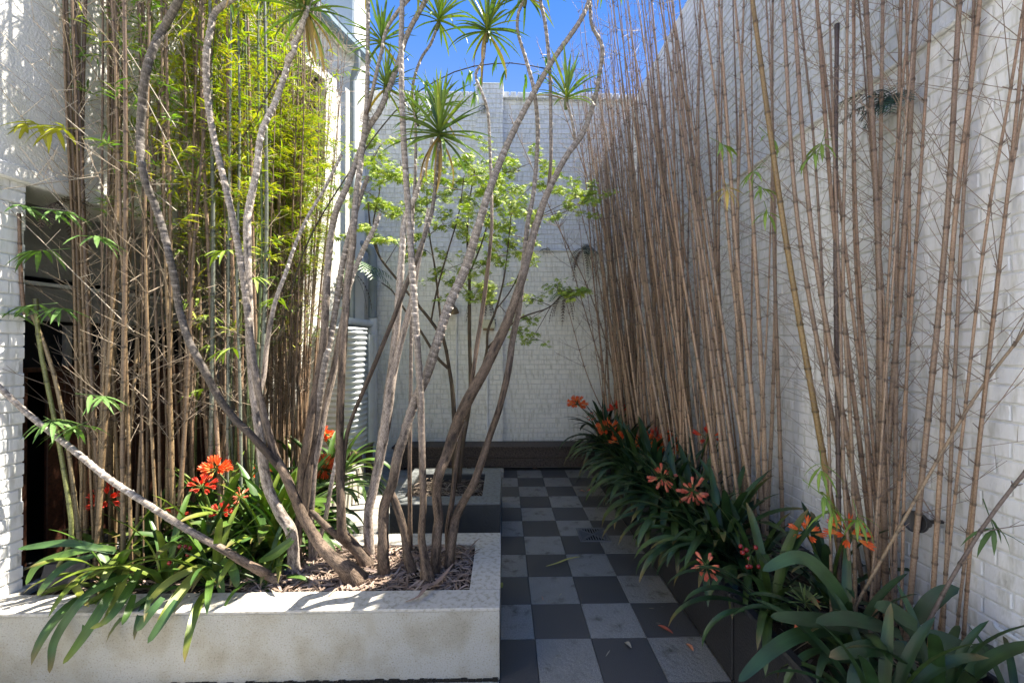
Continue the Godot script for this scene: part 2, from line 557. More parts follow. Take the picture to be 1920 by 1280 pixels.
func build_left_building() -> void:
	var n := thing("white_building", "white rendered building with a shaded timber and glass recess behind the left bamboo", "building", Vector3(-3.22, 0, -2.92))
	var a := deg_to_rad(5.0)
	var L := Transform3D(Basis(Vector3(cos(a), 0, sin(a)), Vector3(0, 1, 0), Vector3(-sin(a), 0, cos(a))), Vector3(-3.22, 0, -2.92))
	lim("pier", n, Vector3(-0.45, 0, 0), Vector3(-0.006, 3.15, 3.4), M.mortar, 0.004, L)
	# bricks of the pier, seen at the left edge
	var pb := L * Transform3D(Basis(Vector3(0, 0, 1), Vector3(0, 1, 0), Vector3(-1, 0, 0)).rotated(Vector3.UP, PI), Vector3(0, 0, 0))
	brick_face(n, pb, -1.3, 0.0, 0.40, 3.14, Rect2(-0.75, 0.3, 0.8, 3.2), M.brick, 0.0, 180)
	lim("upper_wall", n, Vector3(-0.4, 3.26, -2.3), Vector3(0, 7.2, 3.4), M.render, 0.01, L)
	lim("ledge", n, Vector3(-0.42, 3.15, -2.3), Vector3(0.045, 3.258, 3.4), M.render, 0.012, L)
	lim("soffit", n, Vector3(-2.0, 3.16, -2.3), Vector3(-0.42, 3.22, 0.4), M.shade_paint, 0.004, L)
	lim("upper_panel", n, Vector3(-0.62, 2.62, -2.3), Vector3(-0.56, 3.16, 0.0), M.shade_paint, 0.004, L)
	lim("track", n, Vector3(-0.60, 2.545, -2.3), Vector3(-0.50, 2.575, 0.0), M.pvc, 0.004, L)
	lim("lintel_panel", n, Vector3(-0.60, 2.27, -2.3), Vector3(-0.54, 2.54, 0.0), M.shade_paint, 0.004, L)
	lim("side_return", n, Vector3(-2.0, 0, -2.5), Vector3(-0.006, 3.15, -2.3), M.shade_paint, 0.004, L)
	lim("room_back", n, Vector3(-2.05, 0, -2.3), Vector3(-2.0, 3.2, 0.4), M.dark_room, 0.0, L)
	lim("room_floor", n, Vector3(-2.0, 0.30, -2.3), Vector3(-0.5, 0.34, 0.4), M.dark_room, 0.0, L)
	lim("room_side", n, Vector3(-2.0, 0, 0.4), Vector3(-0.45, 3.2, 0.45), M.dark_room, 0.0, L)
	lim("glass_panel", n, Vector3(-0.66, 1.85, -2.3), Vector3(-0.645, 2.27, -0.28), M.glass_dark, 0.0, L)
	lim("window_post", n, Vector3(-0.64, 1.86, -0.80), Vector3(-0.60, 2.24, -0.75), M.shade_paint, 0.003, L)
	lim("window_post", n, Vector3(-0.64, 1.86, -0.30), Vector3(-0.60, 2.24, -0.27), M.black_plastic, 0.003, L)
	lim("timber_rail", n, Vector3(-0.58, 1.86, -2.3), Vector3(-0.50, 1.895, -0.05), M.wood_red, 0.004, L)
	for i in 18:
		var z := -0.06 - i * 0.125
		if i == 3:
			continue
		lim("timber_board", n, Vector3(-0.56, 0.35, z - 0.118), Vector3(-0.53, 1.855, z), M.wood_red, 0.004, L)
	# far part, turned a little more, with an upper window and a gutter
	var f := thing("rear_building", "white two storey wall with a dark upper window and steel gutter behind yellow bamboo", "building", Vector3(-3.02, 0, -5.21))
	a = deg_to_rad(19.0)
	var F := Transform3D(Basis(Vector3(cos(a), 0, sin(a)), Vector3(0, 1, 0), Vector3(-sin(a), 0, cos(a))), Vector3(-3.02, 0, -5.21))
	lim("lower_wall", f, Vector3(-0.35, 0, -2.1), Vector3(0, 4.4, 0.0), M.render, 0.005, F)
	lim("wall", f, Vector3(-0.35, 4.4, -0.65), Vector3(0, 6.7, 0.0), M.render, 0.0, F)
	lim("wall", f, Vector3(-0.35, 4.4, -2.1), Vector3(0, 6.7, -1.17), M.render, 0.0, F)
	lim("wall", f, Vector3(-0.35, 6.0, -1.17), Vector3(0, 6.7, -0.65), M.render, 0.0, F)
	var win := lim("window", f, Vector3(-0.2, 4.4, -1.17), Vector3(-0.17, 6.0, -0.65), M.glass_dark, 0.0, F)
	for y in [4.4, 5.2, 5.95]:
		lim("frame", win, Vector3(-0.17, y, -1.17), Vector3(-0.13, y + 0.05, -0.65), M.black_plastic, 0.003, F)
	lim("eave_board", f, Vector3(-0.2, 6.7, -2.0), Vector3(0.12, 6.74, 1.6), M.pvc, 0.004, F)
	var gt := MB.new()
	var prof := PackedVector2Array([Vector2(0, 0), Vector2(0.07, 0.0), Vector2(0.115, 0.05), Vector2(0.115, 0.13), Vector2(0.125, 0.14), Vector2(0.11, 0.14), Vector2(0.10, 0.02), Vector2(0.012, 0.014), Vector2(0.012, 0.14), Vector2(0, 0.14)])
	for i in prof.size():
		var p := prof[i]
		var q := prof[(i + 1) % prof.size()]
		var nr := Vector3(q.y - p.y, -(q.x - p.x), 0).normalized()
		gt.poly([F * Vector3(0.13 + p.x, 6.68 + p.y, -1.95), F * Vector3(0.13 + q.x, 6.68 + q.y, -1.95), F * Vector3(0.13 + q.x, 6.68 + q.y, 1.6), F * Vector3(0.13 + p.x, 6.68 + p.y, 1.6)], F.basis * nr, Color(1, 1, 1))
	for e in [-1.95, 1.6]:
		gt.poly([F * Vector3(0.13, 6.68, e), F * Vector3(0.20, 6.68, e), F * Vector3(0.245, 6.73, e), F * Vector3(0.245, 6.81, e), F * Vector3(0.13, 6.82, e)], F.basis * Vector3(0, 0, signf(e)), Color(1, 1, 1))
	part("gutter", gt.mesh(M.gutter), f)
	var dp := MB.new()
	pipe(dp, [F * Vector3(0.19, 6.69, -1.66), F * Vector3(0.19, 6.5, -1.66), F * Vector3(0.10, 6.3, -1.66), F * Vector3(0.10, 0.1, -1.66)], 0.045)
	part("downpipe", dp.mesh(M.pipe_grey), f)
	# corner block
	var k := thing("corner_tower", "tall white corner block with a blue grey face rising above the gutter", "building", Vector3(-2.9, 0, -7.2))
	lim("wall", k, Vector3(-3.6, 0, -7.72), Vector3(-2.44, 10.0, -7.02), M.render, 0.01)
	lim("cladding", k, Vector3(-3.6, 6.6, -7.02), Vector3(-2.47, 10.0, -6.99), M.blue_paint, 0.004)

func pipe(b: MB, pts: Array, r: float, sides := 12) -> void:
	var p := PackedVector3Array()
	for i in pts.size():      # round the bends a little
		var a: Vector3 = pts[i]
		if i == 0 or i == pts.size() - 1:
			p.append(a)
		else:
			var u: Vector3 = (pts[i - 1] - a).limit_length(r * 1.6)
			var w: Vector3 = (pts[i + 1] - a).limit_length(r * 1.6)
			p.append(a + u)
			p.append(a + (u + w) * 0.28)
			p.append(a + w)
	var rads := PackedFloat32Array()
	var cols := PackedColorArray()
	for x in p:
		rads.append(r)
		cols.append(Color(1, 1, 1))
	b.tube(p, rads, sides, cols)

func ring_planter(w: Node3D, x0: float, x1: float, z0: float, z1: float, h: float, rim: Array, wall: Material, cope: Material) -> void:
	# z0 near, z1 far (both negative); rim = [near, far, left, right] widths
	var y := h - 0.02
	lim("front_wall", w, Vector3(x0, 0, z0 - rim[0]), Vector3(x1, y, z0), wall, 0.004)
	lim("back_wall", w, Vector3(x0, 0, z1), Vector3(x1, y, z1 + rim[1]), wall, 0.004)
	lim("side_wall", w, Vector3(x1 - rim[3], 0, z1 + rim[1]), Vector3(x1, y, z0 - rim[0]), wall, 0.0)
	lim("side_wall", w, Vector3(x0, 0, z1 + rim[1]), Vector3(x0 + rim[2], y, z0 - rim[0]), wall, 0.0)
	var e := 0.002
	lim("coping", w, Vector3(x0 - e, y, z0 - rim[0] - e), Vector3(x1 + e, h, z0 + e), cope, 0.005)
	lim("coping", w, Vector3(x0 - e, y, z1 - e), Vector3(x1 + e, h, z1 + rim[1] + e), cope, 0.005)
	lim("coping", w, Vector3(x1 - rim[3] - e, y, z1 + rim[1] + e), Vector3(x1 + e, h, z0 - rim[0] - e), cope, 0.0)
	lim("coping", w, Vector3(x0 - e, y, z1 + rim[1] + e), Vector3(x0 + rim[2] + e, h, z0 - rim[0] - e), cope, 0.0)

func soil_patch(called: String, x0: float, x1: float, z0: float, z1: float, y: float, parent: Node3D) -> void:
	var b := MB.new()
	var f := FastNoiseLite.new()
	f.seed = 77
	f.frequency = 3.0
	var nx := maxi(2, int((x1 - x0) / 0.06))
	var nz := maxi(2, int((z0 - z1) / 0.06))
	var hh := func(x: float, z: float) -> float: return y + 0.022 * f.get_noise_2d(x, z)
	for j in nz + 1:
		for i in nx + 1:
			var x := lerpf(x0, x1, float(i) / nx)
			var z := lerpf(z0, z1, float(j) / nz)
			b.v.append(Vector3(x, hh.call(x, z), z))
			b.n.append(Vector3(hh.call(x - 0.02, z) - hh.call(x + 0.02, z), 0.04, hh.call(x, z - 0.02) - hh.call(x, z + 0.02)).normalized())
			b.c.append(Color(1, 1, 1))
			b.t.append(Vector2(x, z))
	for j in nz:
		for i in nx:
			var p := j * (nx + 1) + i
			b.ix.append(p); b.ix.append(p + nx + 1); b.ix.append(p + 1)
			b.ix.append(p + 1); b.ix.append(p + nx + 1); b.ix.append(p + nx + 2)
	part(called, b.mesh(M.soil), parent)

func straws(parent: Node3D, x0: float, x1: float, z0: float, z1: float, y: float, count: int, cols: Array, size := 1.0) -> void:
	var b := MB.new()
	var pts := PackedVector3Array()
	var ac := PackedVector3Array()
	var ws := PackedFloat32Array()
	var cs := PackedColorArray()
	for i in 5:
		var s := i / 4.0
		pts.append(Vector3(s - 0.5, 0.05 * sin(s * 3.0), 0.03 * sin(s * 4.0)))
		ac.append(Vector3(0, 0.25, 1))
		ws.append(0.07 * (0.4 + sin(s * PI) * 0.7))
		cs.append(Color(1, 1, 1))
	b.strap(pts, ac, ws, 0.5, cs)
	var xs := []
	var cc := []
	for i in count:
		var l := (rr(0.03, 0.12) if R.randf() < 0.8 else rr(0.12, 0.24)) * size
		var bs := Basis.from_euler(Vector3(rr(-0.6, 0.6), rr(0, TAU), rr(-0.22, 0.22))).scaled_local(Vector3(l, l, minf(l, 0.11) * rr(0.6, 2.2)))
		xs.append(Transform3D(bs, Vector3(rr(x0, x1), y + rr(0.0, 0.03) * size, rr(z0, z1))))
		var c: Color = cols[R.randi() % cols.size()]
		cc.append(c * rr(0.7, 1.15))
	crowd("leaf_litter", b.mesh(M.straw), xs, cc, parent)

func build_planters() -> void:
	var w := thing("concrete_planter", "weathered pale concrete planter box in the foreground holding the bare dragon trees", "planter", Vector3(-1.6, 0, -3.1))
	ring_planter(w, -3.235, -0.02, -2.637, -3.685, 0.448, [0.2, 0.2, 0.06, 0.2], M.concrete, M.coping)
	var ms := MB.new()
	var mx := -2.6
	while mx < -0.03:
		var e := minf(mx + rr(0.02, 0.07), -0.03)
		ms.bbox(Transform3D(Basis(), Vector3((mx + e) / 2, 0.0, -2.633)), Vector3(e - mx, rr(0.026, 0.05), rr(0.008, 0.014)), 0.004, Color(1, 1, 1))
		mx = e
	tag(part("moss", ms.mesh(M.moss), w), "", "", "", "stuff")
	soil_patch("soil", -3.18, -0.21, -2.83, -3.5, 0.405, w)
	var pal := [Color(0.34, 0.25, 0.19), Color(0.26, 0.18, 0.13), Color(0.42, 0.33, 0.25), Color(0.17, 0.12, 0.09), Color(0.36, 0.27, 0.22)]
	straws(w, -1.75, -0.24, -2.86, -3.46, 0.415, 2600, pal)
	straws(w, -3.1, -1.5, -2.86, -3.46, 0.415, 700, pal)
	# a bed runs on along the building
	var bed := thing("garden_bed", "raised bed along the white building filled with bamboo and clivias", "garden bed", Vector3(-2.5, 0, -4.8))
	lim("side_wall", bed, Vector3(-2.05, 0, -5.9), Vector3(-1.95, 0.40, -3.69), M.concrete, 0.004)
	lim("end_wall", bed, Vector3(-2.85, 0, -6.0), Vector3(-1.95, 0.40, -5.9), M.concrete, 0.004)
	soil_patch("soil", -3.3, -2.04, -3.68, -5.92, 0.36, bed)
	straws(bed, -3.1, -2.06, -3.7, -5.85, 0.375, 700, pal)
	# second planter
	var q := thing("dark_planter", "square charcoal painted planter box with grey top holding the maple", "planter", Vector3(-0.6, 0, -4.98))
	ring_planter(q, -1.16, -0.03, -4.37, -5.60, 0.448, [0.21, 0.22, 0.1, 0.19], M.dark_paint, M.grey_coping)
	soil_patch("soil", -1.07, -0.21, -4.57, -5.39, 0.35, q)
	straws(q, -1.04, -0.24, -4.6, -5.37, 0.365, 500, [Color(0.22, 0.17, 0.12), Color(0.30, 0.24, 0.18), Color(0.12, 0.09, 0.07)])
	# black troughs along the right wall
	var zs := [[-1.05, -2.58], [-2.60, -4.05], [-4.07, -5.55], [-5.57, -7.15]]
	var names := ["nearest black trough planter under broad clivia leaves at the right edge", "second black trough planter from the camera below withered pink clivia flowers", "third black trough planter from the camera beside the checkered path", "farthest black trough planter at the end of the bench"]
	for i in 4:
		var t := thing("trough_planter", names[i], "planter", Vector3(1.86, 0, (zs[i][0] + zs[i][1]) / 2), "black troughs along the side wall")
		var z0: float = zs[i][0]
		var z1: float = zs[i][1]
		lim("front_wall", t, Vector3(1.415, 0, z1), Vector3(1.45, 0.53, z0), M.black_plastic, 0.006)
		lim("back_wall", t, Vector3(2.27, 0, z1), Vector3(2.305, 0.53, z0), M.black_plastic, 0.006)
		lim("end_wall", t, Vector3(1.45, 0, z0 - 0.035), Vector3(2.27, 0.53, z0), M.black_plastic, 0.0)
		lim("end_wall", t, Vector3(1.45, 0, z1), Vector3(2.27, 0.53, z1 + 0.035), M.black_plastic, 0.0)
		lim("rim", t, Vector3(1.395, 0.505, z1), Vector3(1.46, 0.548, z0), M.black_plastic, 0.012)
		soil_patch("soil", 1.452, 2.268, z0 - 0.036, z1 + 0.036, 0.48, t)
		straws(t, 1.48, 2.25, z0 - 0.05, z1 + 0.05, 0.495, 260, [Color(0.20, 0.15, 0.11), Color(0.13, 0.10, 0.07), Color(0.28, 0.22, 0.15)])

func build_furniture() -> void:
	# bench
	var b := thing("timber_bench", "low dark timber bench built along the foot of the back wall", "bench", Vector3(0.1, 0, -7.2))
	for i in 4:
		var zz := -6.975 - i * 0.098
		lim("seat_board", b, Vector3(-1.82, 0.365 + rr(-0.002, 0.002), zz - 0.092), Vector3(2.2, 0.40, zz), M.wood, 0.005)
	lim("front_board", b, Vector3(-1.80, 0.205, -7.05), Vector3(2.18, 0.36, -7.015), M.wood, 0.004)
	lim("front_board", b, Vector3(-1.80, 0.045, -7.05), Vector3(2.18, 0.197, -7.02), M.wood, 0.004)
	for x in [-1.7, -0.6, 0.5, 1.6]:
		lim("bearer", b, Vector3(x, 0.0, -7.34), Vector3(x + 0.07, 0.36, -7.06), M.wood, 0.003)
	solo("concrete_block", one_box(Vector3.ZERO, Vector3(0.56, 0.09, 0.2), M.paving, 0.006), "low grey concrete block on the floor in front of the dark bench", "block", Transform3D(Basis(), Vector3(-0.27, 0.045, -6.72)))
	# drain
	var d := thing("drain_grate", "square dark metal drain grate set in the checkered path", "drain", Vector3(0.978, 0, -4.61))
	var c := Vector3(0.978, 0.004, -4.61)
	part("pit", one_box(Vector3.ZERO, Vector3(0.29, 0.004, 0.29), M.hole, 0.0), d, Transform3D(Basis(), c - Vector3(0, 0.0, 0)))
	for s in [[0, -1], [0, 1], [1, -1], [1, 1]]:
		var ax: int = s[0]
		var sg: float = s[1]
		var p := Vector3(0.15 * sg, 0.004, 0) if ax == 0 else Vector3(0, 0.004, 0.15 * sg)
		part("frame", one_box(Vector3.ZERO, Vector3(0.024, 0.012, 0.324) if ax == 0 else Vector3(0.276, 0.012, 0.024), M.drain, 0.002), d, Transform3D(Basis(), c + p))
	for k in 10:      # bars fan in four triangles
		var o := -0.126 + k * 0.028
		var half := 0.138
		for sg in [-1.0, 1.0]:
			var l := half - absf(o)
			if l > 0.015:
				part("bar", one_box(Vector3.ZERO, Vector3(0.010, 0.008, l), M.drain, 0.001), d, Transform3D(Basis(), c + Vector3(o, 0.005, sg * (half - l / 2))))
				part("bar", one_box(Vector3.ZERO, Vector3(l, 0.008, 0.010), M.drain, 0.001), d, Transform3D(Basis(), c + Vector3(sg * (half - l / 2), 0.005, o)))
	for sg in [-1.0, 1.0]:
		part("cross_bar", one_box(Vector3.ZERO, Vector3(0.384, 0.009, 0.014), M.drain, 0.001), d, Transform3D(Basis(Vector3.UP, sg * PI / 4), c + Vector3(0, 0.0062 + sg * 0.0006, 0)))
	# tank on its stand
	var st := thing("tank_stand", "grey weathered timber stand carrying the corrugated water tank", "stand", Vector3(-2.36, 0, -6.33))
	for x in [-2.66, -2.13]:
		for z in [-6.62, -6.06]:
			lim("leg", st, Vector3(x, 0, z - 0.08), Vector3(x + 0.09, 0.44, z), M.wood, 0.005)
	for z in [-6.60, -6.08]:
		lim("beam", st, Vector3(-2.72, 0.44, z - 0.05), Vector3(-2.02, 0.52, z), M.wood, 0.005)
	for i in 6:
		lim("slat", st, Vector3(-2.72 + i * 0.12, 0.52, -6.68), Vector3(-2.62 + i * 0.12, 0.56, -6.0), M.wood_pale, 0.004)
	var tk := thing("water_tank", "slim corrugated silver water tank half hidden behind tree stems", "water tank", Vector3(-2.36, 0.56, -6.34))
	var tb := MB.new()
	var rows := 22 * 6
	var seg := 48
	for j in rows + 1:
		var s := float(j) / rows
		var wob := 0.013 * sin(s * 22.0 * TAU)
		for i in seg + 1:
			var th := TAU * i / seg
			var dir := Vector3(cos(th), 0, sin(th))
			# rounded box outline
			var q := Vector2(dir.x, dir.z)
			var e: float = pow(pow(absf(q.x) / 0.34, 4.0) + pow(absf(q.y) / 0.27, 4.0), -0.25)
			var slope := 0.013 * 22.0 * TAU / 1.74 * cos(s * 22.0 * TAU)
			tb.v.append(Vector3(-2.39, 0.562 + 1.74 * s, -6.34) + dir * (e + wob))
			var nn := Vector3(signf(q.x) * pow(absf(q.x * e) / 0.34, 3.0) / 0.34, 0, signf(q.y) * pow(absf(q.y * e) / 0.27, 3.0) / 0.27).normalized()
			tb.n.append((nn - Vector3.UP * slope).normalized())
			tb.c.append(Color(1, 1, 1))
			tb.t.append(Vector2(float(i) / seg, s))
	for j in rows:
		for i in seg:
			var p := j * (seg + 1) + i
			var q := p + seg + 1
			tb.ix.append(p); tb.ix.append(p + 1); tb.ix.append(q)
			tb.ix.append(p + 1); tb.ix.append(q + 1); tb.ix.append(q)
	part("corrugated_body", tb.mesh(M.metal_tank), tk)
	var lid := MB.new()
	lid.lathe(Transform3D(Basis().scaled(Vector3(1.06, 1, 0.84)), Vector3(-2.39, 2.30, -6.34)), PackedVector2Array([Vector2(0.345, 0), Vector2(0.345, 0.012), Vector2(0.2, 0.03), Vector2(0.001, 0.035)]), 32, Color(1, 1, 1))
	part("lid", lid.mesh(M.metal_tank), tk)
	part("end_panel", one_box(Vector3.ZERO, Vector3(0.08, 1.70, 0.22), M.metal_tank, 0.035), tk, Transform3D(Basis(), Vector3(-2.02, 1.41, -6.55)))
	# pipes
	var pb := MB.new()
	pipe(pb, [Vector3(-2.225, 2.52, -7.28), Vector3(-2.225, 0.12, -7.28), Vector3(-2.45, 0.08, -7.2)], 0.078, 16)
	for y in [0.95, 1.28, 1.62, 2.36]:
		pb.tube(PackedVector3Array([Vector3(-2.225, y, -7.28), Vector3(-2.225, y + 0.05, -7.28)]), PackedFloat32Array([0.088, 0.088]), 16, PackedColorArray([Color.WHITE, Color.WHITE]))
	var pp := thing("rain_pipe", "white plastic rain pipe standing on the back wall beside the water tank", "pipe", Vector3(-2.225, 0, -7.28))
	part("downpipe", pb.mesh(M.pvc), pp)
	pb = MB.new()
	pipe(pb, [Vector3(-2.225, 2.42, -7.28), Vector3(-2.32, 2.43, -7.0), Vector3(-2.42, 2.44, -6.5), Vector3(-2.42, 2.31, -6.4)], 0.062, 14)
	part("inlet_pipe", pb.mesh(M.pvc), pp)
	pb = MB.new()
	pipe(pb, [Vector3(-2.225, 2.53, -7.28), Vector3(-2.225, 3.70, -7.28), Vector3(-2.6, 3.82, -7.0)], 0.072, 14)
	part("upper_pipe", pb.mesh(M.pipe_grey), pp)
	# lamp with conduit
	var lm := thing("wall_lamp", "small brown hooded wall lamp high on the back wall behind the maple", "lamp", Vector3(-0.90, 2.68, -7.46))
	var lb := MB.new()
	lb.lathe(Transform3D(Basis(Vector3.RIGHT, 0.35), Vector3(-0.86, 2.62, -7.34)), PackedVector2Array([Vector2(0.105, 0), Vector2(0.10, 0.02), Vector2(0.07, 0.09), Vector2(0.03, 0.13), Vector2(0.001, 0.14)]), 20, Color(1, 1, 1))
	part("hood", lb.mesh(M.copper), lm)
	lb = MB.new()
	pipe(lb, [Vector3(-0.86, 2.72, -7.36), Vector3(-0.86, 2.80, -7.40), Vector3(-0.86, 2.74, -7.48)], 0.012, 8)
	part("bracket", lb.mesh(M.copper), lm)
	var cd := MB.new()
	pipe(cd, [Vector3(-0.815, 2.62, -7.455), Vector3(-0.815, 0.40, -7.455)], 0.017, 8)
	solo("conduit", cd.mesh(M.brick), "thin white conduit running down the back wall from the hooded lamp", "conduit")
	cd = MB.new()
	pipe(cd, [Vector3(-0.27, 2.36, -7.352), Vector3(-0.27, 0.40, -7.352)], 0.017, 8)
	solo("conduit", cd.mesh(M.brick), "thin white conduit running down the pilaster below the cream box", "conduit")
	var lx := thing("junction_box", "cream rectangular box mounted on the pilaster of the back wall", "box", Vector3(-0.25, 2.43, -7.34))
	part("housing", one_box(Vector3.ZERO, Vector3(0.23, 0.16, 0.07), M.lamp_box, 0.012), lx, Transform3D(Basis(), Vector3(-0.25, 2.43, -7.335)))
	part("base_plate", one_box(Vector3.ZERO, Vector3(0.19, 0.03, 0.06), M.copper, 0.004), lx, Transform3D(Basis(), Vector3(-0.25, 2.332, -7.34)))
	# garden spotlight among the near canes
	var sp := thing("wall_spotlight", "small round black spotlight on the side wall among the nearest canes", "spotlight", Vector3(2.29, 1.14, -2.2))
	var sb := MB.new()
	sb.lathe(Transform3D(Basis(Vector3(0, 0, 1), 1.35) * Basis(Vector3.RIGHT, 0.3), Vector3(2.2, 1.14, -2.2)), PackedVector2Array([Vector2(0.001, -0.07), Vector2(0.025, -0.065), Vector2(0.034, 0.0), Vector2(0.055, 0.02), Vector2(0.055, 0.04), Vector2(0.047, 0.04), Vector2(0.045, 0.03), Vector2(0.001, 0.03)]), 24, Color(1, 1, 1))
	part("head", sb.mesh(M.black_plastic), sp)
	sb = MB.new()
	pipe(sb, [Vector3(2.22, 1.14, -2.2), Vector3(2.335, 1.14, -2.2)], 0.010, 8)
	part("bracket", sb.mesh(M.black_plastic), sp)
	var wc := MB.new()
	pipe(wc, [Vector3(2.29, 0.78, -1.93), Vector3(2.26, 0.78, -1.9), Vector3(2.26, 0.79, -1.2)], 0.010, 8)
	solo("conduit", wc.mesh(M.pvc), "white plastic conduit elbow low on the side wall at the right edge", "conduit")
	var bk := MB.new()
	bk.bbox(Transform3D(Basis(Vector3(0, 1, 0), 0.15) * Basis(Vector3(1, 0, 0), -0.35), Vector3(-3.0, 0.50, -2.98)), Vector3(0.27, 0.17, 0.05), 0.012, Color(1, 1, 1))
	bk.bbox(Transform3D(Basis(Vector3(0, 1, 0), 0.15), Vector3(-3.0, 0.44, -3.02)), Vector3(0.06, 0.14, 0.06), 0.006, Color(1, 1, 1))
	solo("floodlight", bk.mesh(M.black_plastic), "flat black garden floodlight on the soil under the leftmost clivia leaves", "floodlight")

# ---------------------------------------------------------------- dragon trees
func stem_points(rows: Array, d0: float, d1: float, wob := 0.04) -> Array:   # rows of [x, y, thickness] from the base up -> [points, radii]
	var p := PackedVector3Array()
	var rads := PackedFloat32Array()
	var m := rows.size()
	for i in m:
		var f := float(i) / maxi(1, m - 1)
		var d := lerpf(d0, d1, f) + wob * sin(i * 1.7 + rows[0][0]) * (0.0 if i == 0 else 1.0)
		p.append(at(rows[i][0], rows[i][1], d))
		rads.append(rows[i][2] * d / FOCAL / 2.0 * fit(rows[i][0]))
	return [p, rads]

func dragon_stem(rows: Array, d0: float, d1: float, smooth_from := 0.4, tone := 1.0, wob := 0.03, grey0 := 0.0) -> ArrayMesh:
	var sp := stem_points(rows, d0, d1, wob)
	var ctrl: PackedVector3Array = sp[0]
	var pts := spline(ctrl, 0.0085)
	var m := pts.size()
	# radius at every sample, from the nearest control points by arc length
	var arc := PackedFloat32Array()
	var L := 0.0
	for i in m:
		if i > 0:
			L += pts[i].distance_to(pts[i - 1])
		arc.append(L)
	var carc := PackedFloat32Array()
	var j := 0
	for i in m:
		if j < ctrl.size() and pts[i].distance_to(ctrl[j]) < 0.0005:
			carc.append(arc[i])
			j += 1
	var b := MB.new()
	var sides := 14
	var tan := (pts[1] - pts[0]).normalized()
	var u := tan.cross(Vector3(0.2, 0.1, 0.97)).normalized()
	var q := 0
	var period := 0.030
	var seed_ := R.randf() * 100.0
	var f1 := FastNoiseLite.new()
	f1.seed = int(seed_ * 10)
	f1.frequency = 1.0
	for i in m:
		tan = (pts[mini(i + 1, m - 1)] - pts[maxi(i - 1, 0)]).normalized()
		u = (u - tan * u.dot(tan)).normalized()
		var w := tan.cross(u)
		var s := arc[i]
		while q < carc.size() - 2 and s > carc[q + 1]:
			q += 1
		var span := maxf(1e-4, carc[q + 1] - carc[q])
		var r: float = lerpf(sp[1][q], sp[1][q + 1], clampf((s - carc[q]) / span, 0, 1))
		var up := clampf((s / L - smooth_from) / 0.3, 0.0, 1.0)     # 0 fissured bark, 1 ringed with leaf scars
		r *= 1.0 + 0.05 * f1.get_noise_1d(s * 3.0)
		var k := floorf(s / period)
		var ph := s / period - k
		var phi := k * 2.399 + seed_
		var flare := 1.0 + 0.25 * exp(-s / 0.05)
		for e in sides + 1:
			var th := TAU * (e % sides) / sides
			var lip := pow(maxf(0.0, cos(th - phi)), 1.6) * ph * ph * ph * ph
			var lip2 := pow(maxf(0.0, cos(th - phi - 2.6)), 2.0) * pow(fposmod(ph + 0.5, 1.0), 3.0)
			var fis := f1.get_noise_3d(cos(th) * 2.1, sin(th) * 2.1, s * 2.2)
			var fis2 := f1.get_noise_3d(cos(th) * 4.5 + 9.0, sin(th) * 4.5, s * 4.0)
			var groove := absf(sin(3.5 * th + 2.2 * f1.get_noise_2d(cos(th) * 1.5 + 30.0, s * 3.0) + seed_ + 4.0 * f1.get_noise_1d(s * 0.8)))
			groove = 1.0 - pow(1.0 - groove, 2.5)
			var low := 1.0 - up * 0.85
			var rad := r * flare * (1.0 + up * (0.30 * lip + 0.20 * lip2) + low * (0.12 * fis + 0.06 * fis2 + 0.22 * (groove - 0.75)))
			var d := u * cos(th) + w * sin(th)
			b.v.append(pts[i] + d * rad + tan * (up * r * 0.35 * lip))
			b.n.append((d + tan * (0.8 * up * (lip + lip2) - 0.15 * up)).normalized())
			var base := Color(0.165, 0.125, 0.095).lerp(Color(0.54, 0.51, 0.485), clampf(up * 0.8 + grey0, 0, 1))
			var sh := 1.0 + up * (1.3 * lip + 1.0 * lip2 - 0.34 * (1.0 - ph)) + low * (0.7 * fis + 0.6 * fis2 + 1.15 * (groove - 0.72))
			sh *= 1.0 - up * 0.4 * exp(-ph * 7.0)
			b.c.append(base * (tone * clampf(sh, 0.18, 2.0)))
			b.t.append(Vector2(float(e) / sides, s))
	for i in m - 1:
		for e in sides:
			var p := i * (sides + 1) + e
			var p2 := p + sides + 1
			b.ix.append(p); b.ix.append(p2); b.ix.append(p + 1)
			b.ix.append(p + 1); b.ix.append(p2); b.ix.append(p2 + 1)
	return b.mesh(M.bark)

var sword_meshes := []

func make_swords() -> void:
	var cols := [Color(0.18, 0.28, 0.055), Color(0.12, 0.20, 0.06), Color(0.28, 0.34, 0.055), Color(0.36, 0.24, 0.07)]
	for k in 4:
		for bend in [0.25, 0.6, 1.1]:
			var pts := PackedVector3Array()
			var ac := PackedVector3Array()
			var ws := PackedFloat32Array()
			var cs := PackedColorArray()
			var p := Vector3.ZERO
			for i in 9:
				var s := i / 8.0
				pts.append(p)
				ac.append(Vector3(0, 0, 1))
				ws.append(0.072 * (0.75 + 0.7 * s) * (1.0 - pow(s, 2.6)) + 0.002)
				cs.append(cols[k] * (0.8 + 0.35 * s))
				var an: float = -bend * pow(s, 1.6)
				p += Vector3(cos(an), sin(an), 0) / 8.0
			var b := MB.new()
			b.strap(pts, ac, ws, 0.55, cs)
			sword_meshes.append(b.mesh(M.sword))

func facing(d: Vector3, up: Vector3) -> Basis:
	var z := d.cross(up)
	if z.length() < 0.02:
		z = d.cross(Vector3(0.3, 0.2, 0.9))
	z = z.normalized()
	return Basis(d, z.cross(d).normalized(), z)

